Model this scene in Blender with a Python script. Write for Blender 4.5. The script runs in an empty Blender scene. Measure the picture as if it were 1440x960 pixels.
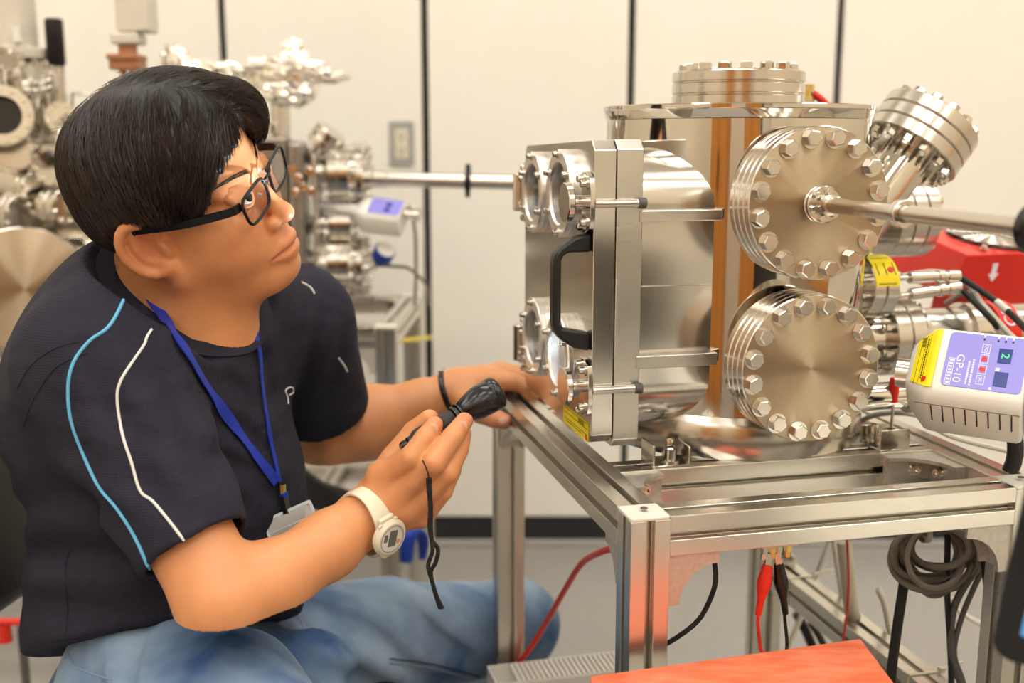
import bpy, math, random
import numpy as np
from mathutils import Matrix, Vector
from mathutils.geometry import tessellate_polygon

# ------------------------------------------------------------------ camera, world, exposure
SC = bpy.context.scene
COL = SC.collection
random.seed(7)
PI = math.pi
CAM_H, CAM_PITCH, CAM_F = 1.10, 0.180966, 1562.7
cam_d = bpy.data.cameras.new('camera')
cam = bpy.data.objects.new('camera', cam_d)
COL.objects.link(cam)
cam.location = (0, 0, CAM_H)
cam.rotation_euler = (PI/2 - CAM_PITCH, 0, 0)
cam_d.sensor_width = 36
cam_d.lens = CAM_F/1440*36
cam_d.clip_start = 0.02
cam_d.dof.use_dof = True
cam_d.dof.focus_distance = 1.15
cam_d.dof.aperture_fstop = 3.3
SC.camera = cam
w = bpy.data.worlds.new('world')
SC.world = w
w.use_nodes = True
w.node_tree.nodes['Background'].inputs[0].default_value = (1.0, 0.95, 0.88, 1)
w.node_tree.nodes['Background'].inputs[1].default_value = 0.15
SC.view_settings.view_transform = 'Standard'
SC.view_settings.look = 'None'
SC.view_settings.exposure = 0.0
SC.view_settings.gamma = 1
SC.view_settings.use_curve_mapping = False
SC.cycles.use_denoising = True
SC.cycles.max_bounces = 8
SC.cycles.glossy_bounces = 5
SC.cycles.transparent_max_bounces = 12
SC.cycles.caustics_reflective = False
SC.cycles.caustics_refractive = False
SC.cycles.sample_clamp_indirect = 6
LAMP = 7.7          # strength of the ceiling diffusers

# ------------------------------------------------------------------ materials
def srgb(r, g, b):
    f = lambda c: (c/255/12.92) if c/255 <= 0.04045 else ((c/255+0.055)/1.055)**2.4
    return (f(r), f(g), f(b), 1)

def mat(name, col, rough=0.5, metal=0.0, noise=0.0, nscale=40, bump=0.0, bscale=200, stretch=None,
        spec=0.5, coat=0.0, trans=0.0, emit=None, estr=0.0, aniso=0.0, radial=False, sss=0.0, ior=1.45,
        alpha=1.0, rvar=0.0, col2=None, sheen=0.0, bdist=0.002):
    m = bpy.data.materials.new(name)
    m.use_nodes = True
    nt = m.node_tree
    b = nt.nodes['Principled BSDF']
    I = b.inputs
    c = col if len(col) == 4 else srgb(*col)
    I['Base Color'].default_value = c
    I['Roughness'].default_value = rough
    I['Metallic'].default_value = metal
    I['Specular IOR Level'].default_value = spec
    I['Coat Weight'].default_value = coat
    I['Transmission Weight'].default_value = trans
    I['IOR'].default_value = ior
    I['Alpha'].default_value = alpha
    I['Sheen Weight'].default_value = sheen
    if sss:
        I['Subsurface Weight'].default_value = sss
        I['Subsurface Radius'].default_value = (0.010, 0.004, 0.002)
        I['Subsurface Scale'].default_value = 0.5
    if emit:
        I['Emission Color'].default_value = emit if len(emit) == 4 else srgb(*emit)
        I['Emission Strength'].default_value = estr
    tc = nt.nodes.new('ShaderNodeTexCoord')
    vec = tc.outputs['Object']
    if stretch:
        mp = nt.nodes.new('ShaderNodeMapping')
        mp.inputs['Scale'].default_value = stretch
        nt.links.new(vec, mp.inputs[0])
        vec = mp.outputs[0]
    if noise or col2 or rvar:
        n = nt.nodes.new('ShaderNodeTexNoise')
        n.inputs['Scale'].default_value = nscale
        n.inputs['Detail'].default_value = 4
        nt.links.new(vec, n.inputs['Vector'])
        if noise or col2:
            r = nt.nodes.new('ShaderNodeValToRGB')
            d = col2 if col2 else None
            if d is None:
                lo = tuple(max(0, x*(1-noise)) for x in c[:3])+(1,)
                hi = tuple(min(1, x*(1+noise)) for x in c[:3])+(1,)
            else:
                lo, hi = c, (d if len(d) == 4 else srgb(*d))
            r.color_ramp.elements[0].position = 0.3
            r.color_ramp.elements[1].position = 0.7
            r.color_ramp.elements[0].color = lo
            r.color_ramp.elements[1].color = hi
            nt.links.new(n.outputs['Fac'], r.inputs[0])
            nt.links.new(r.outputs[0], I['Base Color'])
        if rvar:
            mr = nt.nodes.new('ShaderNodeMapRange')
            mr.inputs['To Min'].default_value = max(0.01, rough-rvar)
            mr.inputs['To Max'].default_value = rough+rvar
            nt.links.new(n.outputs['Fac'], mr.inputs[0])
            nt.links.new(mr.outputs[0], I['Roughness'])
    if bump:
        n2 = nt.nodes.new('ShaderNodeTexNoise')
        n2.inputs['Scale'].default_value = bscale
        n2.inputs['Detail'].default_value = 3
        nt.links.new(vec, n2.inputs['Vector'])
        bp = nt.nodes.new('ShaderNodeBump')
        bp.inputs['Strength'].default_value = bump
        bp.inputs['Distance'].default_value = bdist
        nt.links.new(n2.outputs['Fac'], bp.inputs['Height'])
        nt.links.new(bp.outputs[0], I['Normal'])
    if aniso:
        I['Anisotropic'].default_value = aniso
        if radial:
            t = nt.nodes.new('ShaderNodeTangent')
            t.direction_type = 'RADIAL'
            t.axis = 'Z'
            I['Anisotropic Rotation'].default_value = 0.25
            nt.links.new(t.outputs[0], I['Tangent'])
    return m

M = {}
def defmats():
    D = M
    D['wall'] = mat('wall_panel_paint', (246, 241, 231), 0.42, noise=0.015, nscale=3, bump=0.05, bscale=60)
    D['wallside'] = mat('plain_wall_paint', (236, 226, 205), 0.6, noise=0.02, nscale=2)
    D['ceiling'] = mat('ceiling_board', (235, 230, 220), 0.8, noise=0.03, nscale=30)
    D['slot'] = mat('black_slotted_upright', (26, 22, 18), 0.5, noise=0.3, nscale=60)
    D['floor'] = mat('grey_speckled_vinyl', (160, 157, 152), 0.33, noise=0.16, nscale=260, rvar=0.05)
    D['base'] = mat('black_rubber_baseboard', (38, 37, 36), 0.45, noise=0.2, nscale=30)
    D['cove'] = mat('grey_cove_trim', (176, 172, 168), 0.4, noise=0.05, nscale=20)
    D['lamp'] = mat('lit_diffuser', (255, 250, 240), 0.5, emit=(1.0, 0.98, 0.935, 1), estr=LAMP)
    D['ringm'] = mat('bead_blasted_ring_steel', (0.84, 0.82, 0.78, 1), 0.34, 1, rvar=0.04, nscale=40)
    D['sight'] = mat('dark_brown_sight_tube', (0.20, 0.13, 0.08, 1), 0.25, 0.9, noise=0.3, nscale=12)
    D['day'] = mat('daylit_window_pane', (250, 250, 245), 0.3, emit=(1.0, 0.98, 0.93, 1), estr=4.2)
    D['pol'] = mat('polished_stainless', (0.67, 0.63, 0.57, 1), 0.06, 1, bump=0.05, bscale=14, bdist=0.004, rvar=0.025, nscale=9)
    D['steel'] = mat('satin_stainless', (0.63, 0.59, 0.53, 1), 0.22, 1, rvar=0.06, nscale=30)
    D['rim'] = mat('machined_rim_steel', (0.65, 0.61, 0.55, 1), 0.16, 1, bump=0.10, bscale=30, stretch=(1, 1, 40), bdist=0.001)
    D['turn'] = mat('lathe_turned_steel', (0.50, 0.40, 0.28, 1), 0.36, 1, aniso=0.93, radial=True)
    D['bolt'] = mat('bolt_steel', (0.68, 0.64, 0.58, 1), 0.16, 1, rvar=0.06, nscale=60)
    D['alu'] = mat('anodised_aluminium', (0.74, 0.715, 0.65, 1), 0.28, 1, bump=0.06, bscale=60, stretch=(1, 1, 0.03), bdist=0.0006, rvar=0.05, nscale=8)
    D['alumin'] = mat('milled_aluminium', (0.70, 0.675, 0.63, 1), 0.30, 1, rvar=0.07, nscale=14, bump=0.1, bscale=90, stretch=(1, 1, 0.05), bdist=0.0005)
    D['door'] = mat('polished_aluminium_door', (0.70, 0.67, 0.62, 1), 0.17, 1, rvar=0.05, nscale=7, bump=0.05, bscale=16, bdist=0.002)
    D['cast'] = mat('cast_zinc_bracket', (0.62, 0.59, 0.53, 1), 0.5, 0.85, noise=0.08, nscale=180, bump=0.15, bscale=300, bdist=0.0008)
    D['capp'] = mat('pale_grey_plastic_cap', (222, 220, 206), 0.45, noise=0.02, nscale=60)
    D['blk'] = mat('black_plastic', (22, 21, 21), 0.38, noise=0.25, nscale=90)
    D['rub'] = mat('black_cable_rubber', (30, 29, 29), 0.5, noise=0.2, nscale=70)
    D['gloss'] = mat('gloss_black', (14, 14, 16), 0.24, coat=0.15, noise=0.2, nscale=50)
    D['wht'] = mat('white_moulded_plastic', (236, 232, 222), 0.34, noise=0.015, nscale=20)
    D['wcab'] = mat('white_cable_jacket', (226, 220, 204), 0.45, noise=0.04, nscale=50)
    D['gry'] = mat('grey_cable_jacket', (122, 112, 102), 0.5, noise=0.08, nscale=50)
    D['dgry'] = mat('dark_grey_plastic', (92, 88, 84), 0.45, noise=0.08, nscale=50)
    D['pur'] = mat('lilac_printed_panel', (146, 140, 224), 0.35, noise=0.02, nscale=30)
    D['yel'] = mat('yellow_label', (246, 222, 22), 0.4, noise=0.04, nscale=40)
    D['ink'] = mat('black_print', (40, 36, 18), 0.5, noise=0.1, nscale=40)
    D['wink'] = mat('white_print', (240, 238, 250), 0.5, noise=0.01, nscale=40)
    D['red'] = mat('red_enamel', (216, 34, 22), 0.35, noise=0.06, nscale=12, coat=0.2)
    D['redp'] = mat('red_plastic', (222, 44, 26), 0.35, noise=0.06, nscale=40)
    D['blu'] = mat('blue_plastic', (28, 66, 170), 0.35, noise=0.08, nscale=40)
    D['navyd'] = mat('dark_blue_display', (30, 52, 136), 0.2, noise=0.05, nscale=40)
    D['green'] = mat('green_lit_digit', (60, 220, 120), 0.5, emit=(70, 235, 130), estr=0.9)
    D['wood'] = mat('orange_red_stained_board', (222, 98, 62), 0.45, col2=(238, 136, 98), nscale=26, stretch=(1.0, 3.5, 1), coat=0.1)
    D['owood'] = mat('orange_maple_veneer', (206, 140, 62), 0.4, col2=(186, 116, 48), nscale=7, stretch=(1, 1, 0.15))
    D['brown'] = mat('copper_brown_block', (176, 118, 78), 0.45, noise=0.1, nscale=30)
    D['plate'] = mat('brown_grey_cast_plate', (0.33, 0.30, 0.27, 1), 0.33, 0.9, noise=0.1, nscale=15)
    D['beige'] = mat('beige_enamel', (214, 206, 190), 0.4, noise=0.03, nscale=12)
    D['foil'] = mat('crumpled_foil', (0.95, 0.93, 0.88, 1), 0.2, 1, rvar=0.05, nscale=30)
    D['glass'] = mat('clear_glass', (250, 252, 252), 0.02, trans=1.0, ior=1.45)
    D['lens'] = mat('spectacle_lens', (250, 250, 252), 0.0, trans=1.0, ior=1.08)
    D['amber'] = mat('amber_reflection_steel', (0.36, 0.17, 0.06, 1), 0.22, 1, noise=0.5, nscale=14)  # amber reflections of the box interior put into the colour
    D['clear'] = mat('clear_vinyl_pouch', (236, 238, 240), 0.12, trans=0.85, ior=1.15, noise=0.01, nscale=30)
    D['paper'] = mat('white_card', (238, 236, 226), 0.6, noise=0.02, nscale=30)
    D['lan'] = mat('royal_blue_ribbon', (24, 52, 168), 0.6, noise=0.12, nscale=300, bump=0.2, bscale=900, bdist=0.0004)
    D['cream'] = mat('cream_resin', (226, 218, 194), 0.36, noise=0.02, nscale=40)
    D['lcd'] = mat('grey_liquid_crystal', (104, 106, 98), 0.15, noise=0.04, nscale=80)
    D['cyan'] = mat('sky_blue_piping', (104, 184, 226), 0.6, noise=0.06, nscale=300)
    D['wpipe'] = mat('white_piping', (232, 230, 226), 0.6, noise=0.04, nscale=300)
    D['strap'] = mat('black_woven_cord', (24, 23, 24), 0.65, noise=0.3, nscale=700, bump=0.3, bscale=900, bdist=0.0005)
    D['eye'] = mat('eye_white', (232, 226, 220), 0.12, noise=0.02, nscale=60)
    D['iris'] = mat('dark_brown_iris', (38, 24, 18), 0.08, noise=0.3, nscale=400)
    D['brow'] = mat('black_eyebrow_hair', (36, 30, 30), 0.6, noise=0.2, nscale=200)
    D['screen'] = mat('lit_blue_screen', (60, 130, 190), 0.2, emit=(96, 160, 210), estr=0.8, noise=0.3, nscale=8)
    D['gold'] = mat('brass', (0.80, 0.60, 0.22, 1), 0.25, 1, rvar=0.05, nscale=40)
    D['frame'] = mat('black_acetate_frame', (16, 17, 24), 0.3, spec=0.35, noise=0.2, nscale=60)
    D['torch'] = mat('lit_torch_lens', (240, 246, 255), 0.2, emit=(0.8, 0.9, 1, 1), estr=8)
    D['nail'] = mat('fingernail', (228, 172, 142), 0.28, noise=0.03, nscale=80)
defmats()

def thin_glass(name, tint, rough, base=0.04):
    """thin pane: clear film that lets light straight through, mirror-like towards grazing angles"""
    m = bpy.data.materials.new(name)
    m.use_nodes = True
    nt = m.node_tree
    nt.nodes.remove(nt.nodes['Principled BSDF'])
    out = nt.nodes['Material Output']
    t = nt.nodes.new('ShaderNodeBsdfTransparent'); t.inputs[0].default_value = tint
    g = nt.nodes.new('ShaderNodeBsdfGlossy'); g.inputs['Roughness'].default_value = rough
    lw0 = nt.nodes.new('ShaderNodeLayerWeight'); lw0.inputs[0].default_value = 0.5
    pw = nt.nodes.new('ShaderNodeMath'); pw.operation = 'POWER'; pw.inputs[1].default_value = 4.0
    lw = nt.nodes.new('ShaderNodeMath'); lw.operation = 'MULTIPLY_ADD'; lw.inputs[1].default_value = 0.55; lw.inputs[2].default_value = base
    nt.links.new(lw0.outputs['Facing'], pw.inputs[0]); nt.links.new(pw.outputs[0], lw.inputs[0])
    mx = nt.nodes.new('ShaderNodeMixShader')
    nt.links.new(lw.outputs[0], mx.inputs[0]); nt.links.new(t.outputs[0], mx.inputs[1]); nt.links.new(g.outputs[0], mx.inputs[2])
    nt.links.new(mx.outputs[0], out.inputs[0])
    return m
M['glass'] = thin_glass('clear_window_glass', (0.95, 0.97, 0.97, 1), 0.02)
M['lens'] = thin_glass('spectacle_lens', (0.98, 0.98, 0.99, 1), 0.01, 0.02)
M['clear'] = thin_glass('clear_vinyl_pouch', (0.86, 0.88, 0.90, 1), 0.3, 0.24)

# ------------------------------------------------------------------ geometry helpers: each returns (verts, faces)
def box(sx, sy, sz, c=(0, 0, 0)):
    x, y, z = sx/2, sy/2, sz/2
    v = [(c[0]+i*x, c[1]+j*y, c[2]+k*z) for i in (-1, 1) for j in (-1, 1) for k in (-1, 1)]
    return v, [(0, 1, 3, 2), (4, 6, 7, 5), (0, 4, 5, 1), (2, 3, 7, 6), (0, 2, 6, 4), (1, 5, 7, 3)]

def bx(x0, x1, y0, y1, z0, z1):
    return box(x1-x0, y1-y0, z1-z0, ((x0+x1)/2, (y0+y1)/2, (z0+z1)/2))

def lathe(prof, seg=48, closed=False):
    """prof: (r, z) pairs turned about z; r = 0 ends close the surface; closed joins last to first (a ring)"""
    v, f, rows = [], [], []
    for r, z in prof:
        if r <= 1e-9:
            rows.append([len(v)]); v.append((0, 0, z))
        else:
            rows.append(list(range(len(v), len(v)+seg)))
            v += [(r*math.cos(2*PI*i/seg), r*math.sin(2*PI*i/seg), z) for i in range(seg)]
    pairs = list(zip(rows[:-1], rows[1:]))
    if closed:
        pairs.append((rows[-1], rows[0]))
    for a, b in pairs:
        for i in range(seg):
            j = (i+1) % seg
            if len(a) == 1 and len(b) == 1:
                continue
            if len(a) == 1:
                f.append((a[0], b[j], b[i]))
            elif len(b) == 1:
                f.append((a[i], a[j], b[0]))
            else:
                f.append((a[i], a[j], b[j], b[i]))
    return v, f

def cyl(r, z0, z1, seg=32, ch=0.0):
    if ch:
        return lathe([(0, z0), (r-ch, z0), (r, z0+ch), (r, z1-ch), (r-ch, z1), (0, z1)], seg)
    return lathe([(0, z0), (r, z0), (r, z1), (0, z1)], seg)

def ring(ri, ro, z0, z1, seg=40):
    return lathe([(ri, z0), (ro, z0), (ro, z1), (ri, z1)], seg, closed=True)

def hexa(r, z0, z1):
    v = [(r*math.cos(PI/3*i), r*math.sin(PI/3*i), z) for z in (z0, z1) for i in range(6)]
    v += [(0.88*r*math.cos(PI/3*i), 0.88*r*math.sin(PI/3*i), z1+0.1*r) for i in range(6)]
    f = [tuple(range(5, -1, -1)), tuple(range(12, 18))]
    f += [(i, (i+1) % 6, 6+(i+1) % 6, 6+i) for i in range(6)] + [(6+i, 6+(i+1) % 6, 12+(i+1) % 6, 12+i) for i in range(6)]
    return v, f

def prism(poly, z0, z1, holes=()):
    loops = [poly]+list(holes)
    flat = [p for l in loops for p in l]
    n = len(flat)
    v = [(p[0], p[1], z0) for p in flat]+[(p[0], p[1], z1) for p in flat]
    if not holes:
        f = [tuple(range(n-1, -1, -1)), tuple(range(n, 2*n))]
    else:
        tri = tessellate_polygon([[Vector((p[0], p[1], 0)) for p in l] for l in loops])
        f = []
        for t in tri:
            a, b, c = (Vector((*flat[i][:2], 0)) for i in t)
            if (b-a).cross(c-a).z < 0:
                t = (t[0], t[2], t[1])
            f.append(tuple(i+n for i in t)); f.append((t[2], t[1], t[0]))
    o = 0
    for k, l in enumerate(loops):
        m = len(l)
        area = sum(l[i][0]*l[(i+1) % m][1]-l[(i+1) % m][0]*l[i][1] for i in range(m))
        ccw = (area > 0) == (k == 0)
        for i in range(m):
            a, b = o+i, o+(i+1) % m
            f.append((a, b, b+n, a+n) if ccw else (b, a, a+n, b+n))
        o += m
    return v, f

def rrect(w_, h_, r, seg=5, cx=0, cy=0):
    out = []
    for q, (sx, sy) in enumerate(((1, 1), (-1, 1), (-1, -1), (1, -1))):
        for i in range(seg+1):
            a = PI/2*q+PI/2*i/seg
            out.append((cx+sx*(w_/2-r)+r*math.cos(a), cy+sy*(h_/2-r)+r*math.sin(a)))
    return out

def circ(r, n=40, cx=0, cy=0):
    return [(cx+r*math.cos(2*PI*i/n), cy+r*math.sin(2*PI*i/n)) for i in range(n)]

def smooth_path(pts, k=6):
    P = [Vector(p) for p in pts]
    if len(P) < 3:
        return P
    out = []
    for i in range(len(P)-1):
        a, b, c, d = P[max(i-1, 0)], P[i], P[i+1], P[min(i+2, len(P)-1)]
        for s in range(k):
            t = s/k
            out.append(0.5*((2*b)+(c-a)*t+(2*a-5*b+4*c-d)*t*t+(3*b-a-3*c+d)*t**3))
    out.append(P[-1])
    return out

def tube(pts, r, seg=8, k=6, flat=None, closed=False):
    """round tube along a smoothed path; r a number or one per control point; flat=(w, t, normal) makes a ribbon"""
    P = smooth_path(list(pts)+([pts[0]] if closed else []), k) if k > 1 else [Vector(p) for p in pts]
    n = len(P)
    if isinstance(r, (list, tuple)):
        rr = [r[min(int(i/max(k, 1)), len(r)-1)]*(1-(i/max(k, 1)) % 1)+r[min(int(i/max(k, 1))+1, len(r)-1)]*((i/max(k, 1)) % 1) for i in range(n)]
    else:
        rr = [r]*n
    v, f = [], []
    up = None
    for i in range(n):
        t = (P[min(i+1, n-1)]-P[max(i-1, 0)])
        t = t.normalized() if t.length > 1e-9 else Vector((0, 0, 1))
        if flat:
            nn = flat[2][min(i, len(flat[2])-1)] if isinstance(flat[2], list) else Vector(flat[2])
            b = t.cross(nn).normalized(); nn = b.cross(t).normalized()
            w2, t2 = flat[0]/2, flat[1]/2
            for a, c in ((-w2, -t2), (w2, -t2), (w2, t2), (-w2, t2)):
                v.append(P[i]+b*a+nn*c)
            continue
        if up is None:
            up = t.orthogonal().normalized()
        up = (up-t*up.dot(t)).normalized()
        b = t.cross(up)
        for j in range(seg):
            a = 2*PI*j/seg
            v.append(P[i]+(up*math.cos(a)+b*math.sin(a))*rr[i])
    s = 4 if flat else seg
    for i in range(n-1):
        for j in range(s):
            q = (j+1) % s
            f.append((i*s+j, i*s+q, (i+1)*s+q, (i+1)*s+j))
    f.append(tuple(range(s-1, -1, -1)))
    f.append(tuple(range((n-1)*s, n*s)))
    return [tuple(p) for p in v], f

def xf(g, m):
    return [tuple(m @ Vector(p)) for p in g[0]], g[1]

def TR(x, y, z): return Matrix.Translation((x, y, z))
def AX(pos, d, up=(0, 0, 1)):
    """matrix that takes local z to direction d, local x kept as level as can be"""
    z = Vector(d).normalized()
    u = Vector(up)
    if abs(z.dot(u)) > 0.98:
        u = Vector((0, 1, 0))
    x = u.cross(z).normalized(); y = z.cross(x)
    m = Matrix((x, y, z)).transposed().to_4x4()
    m.translation = Vector(pos)
    return m
def RZ(a): return Matrix.Rotation(a, 4, 'Z')
def RX(a): return Matrix.Rotation(a, 4, 'X')
def RY(a): return Matrix.Rotation(a, 4, 'Y')

# ------------------------------------------------------------------ scene helpers
WM = {}
def thing(name, label, cat, loc=(0, 0, 0), group=None):
    o = bpy.data.objects.new(name, None)
    o.empty_display_size = 0.05
    COL.objects.link(o)
    o.location = loc
    o['label'] = label; o['category'] = cat
    if group: o['group'] = group
    WM[o.name] = TR(*loc)
    return o

def tag(o, label, cat, group=None, kind=None):
    o['label'] = label; o['category'] = cat
    if group: o['group'] = group
    if kind: o['kind'] = kind
    return o

def place(o, m, parent):
    WM[o.name] = m.copy()
    if parent is not None:
        o.parent = parent
        o.matrix_basis = WM[parent.name].inverted() @ m
    else:
        o.matrix_basis = m

def obj(name, geo, mt, parent=None, m=None, sm=38, bev=0.0, label=None, kind=None, bseg=2):
    """geo: one (verts, faces) or a list of them, joined into ONE mesh object"""
    if isinstance(geo, tuple):
        geo = [geo]
    V, F = [], []
    for g in geo:
        o = len(V)
        V += [tuple(p) for p in g[0]]
        F += [tuple(i+o for i in q) for q in g[1]]
    if m is None:
        a = np.array(V); c = (a.min(0)+a.max(0))/2
        V = (a-c).tolist(); m = TR(*c)
    me = bpy.data.meshes.new(name)
    me.from_pydata(V, [], F)
    me.materials.append(M[mt] if isinstance(mt, str) else mt)
    if sm:
        me.polygons.foreach_set('use_smooth', [True]*len(me.polygons))
        me.set_sharp_from_angle(angle=math.radians(sm))
    o = bpy.data.objects.new(name, me)
    COL.objects.link(o)
    place(o, m, parent)
    if bev:
        b = o.modifiers.new('bevel', 'BEVEL'); b.width = bev; b.segments = bseg; b.limit_method = 'ANGLE'
        b.angle_limit = math.radians(40)
    if label: o['label'] = label
    if kind: o['kind'] = kind
    return o

def copy(src, m, parent):
    o = src.copy()
    COL.objects.link(o)
    place(o, m, parent)
    return o

def text(name, s, size, mt, parent, m, align='CENTER', ext=0.0002):
    c = bpy.data.curves.new(name, 'FONT')
    c.body = s; c.size = size; c.align_x = align; c.align_y = 'CENTER'; c.extrude = ext
    c.materials.append(M[mt])
    f = bpy.data.objects.new(name, c)
    COL.objects.link(f)
    me = bpy.data.meshes.new_from_object(f.evaluated_get(bpy.context.evaluated_depsgraph_get()))
    bpy.data.objects.remove(f)
    bpy.data.curves.remove(c)
    o = bpy.data.objects.new(name, me)
    COL.objects.link(o)
    place(o, m, parent)
    return o

def at(px, py, Y):
    """world point seen at a picture position, at real distance Y"""
    u, v = (px-720)/CAM_F, (480-py)/CAM_F
    sp, cp = math.sin(CAM_PITCH), math.cos(CAM_PITCH)
    r = Vector((u, v*sp+cp, v*cp-sp))
    return Vector((0, 0, CAM_H))+r*(Y/r.y)

# the stand and the chamber share one frame: x along the front rail, y into the room, z up from the rail tops
TBL = TR(0.112544, 1.000584, CAM_H-0.354129) @ RZ(0.237463)
def tb(x, y, z): return TBL @ Vector((x, y, z))
def tbd(x, y, z): return (TBL.to_3x3() @ Vector((x, y, z)))

BOLT = {}
def bolts(parent, m, n, rad, z, size, phase=0.0, length=0.0, skip=()):
    """hex bolts, each its own object, round a circle in the frame m"""
    key = ('hex', round(size, 5), round(length, 4))
    for i in range(n):
        if i in skip: continue
        a = phase+2*PI*i/n
        mm = m @ TR(rad*math.cos(a), rad*math.sin(a), z) @ RZ(a*1.7)
        if key not in BOLT:
            g = [cyl(size*1.28, 0, size*0.22, 16), hexa(size, size*0.22, size*1.05), cyl(size*0.62, size*1.0, size*1.16, 12)]
            if length: g.append(cyl(size*0.6, -length-size*1.5, 0, 10)); g.append(hexa(size, -length-size*1.0, -length))
            BOLT[key] = obj('bolt', g, 'bolt', parent, mm, sm=30)
        else:
            copy(BOLT[key], mm, parent)

def grooved(R, z0, plates, ri=0.0, gap=0.0012, gd=0.0016, ch=0.0012):
    """profile of stacked flange plates with a groove at each joint"""
    p = [(ri, z0)]
    z = z0
    for i, t in enumerate(plates):
        p += [(R-ch, z), (R, z+ch), (R, z+t-ch), (R-ch, z+t)]
        z += t
        if i < len(plates)-1:
            p += [(R-gd-ch, z), (R-gd-ch, z+gap)]
            z += gap
    p.append((ri, z))
    return p, z

def flange(parent, m, R, plates, nb, bs, name='flange', face='turn', phase=0.0, brad=None, ri=0.0, length=0.0, seg=64, label=None):
    pr, z = grooved(R, 0, plates, ri)
    if face == 'turn':
        body = obj(name, lathe(pr[:-1]+[(R*0.97, z-0.0002)], seg) if not ri else lathe(pr, seg, True), 'rim', parent, m, sm=25, label=label)
        if not ri:
            fc = obj('face_disc', lathe([(R-0.0012, z-0.0001), (R-0.0016, z), (0, z)], seg), 'turn', body, m, sm=25)
    else:
        body = obj(name, lathe(pr, seg, bool(ri)), face, parent, m, sm=25, label=label)
    if nb:
        bolts(body, m, nb, brad or R-bs*2.0, z, bs, phase, length)
    return body, z
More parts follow.
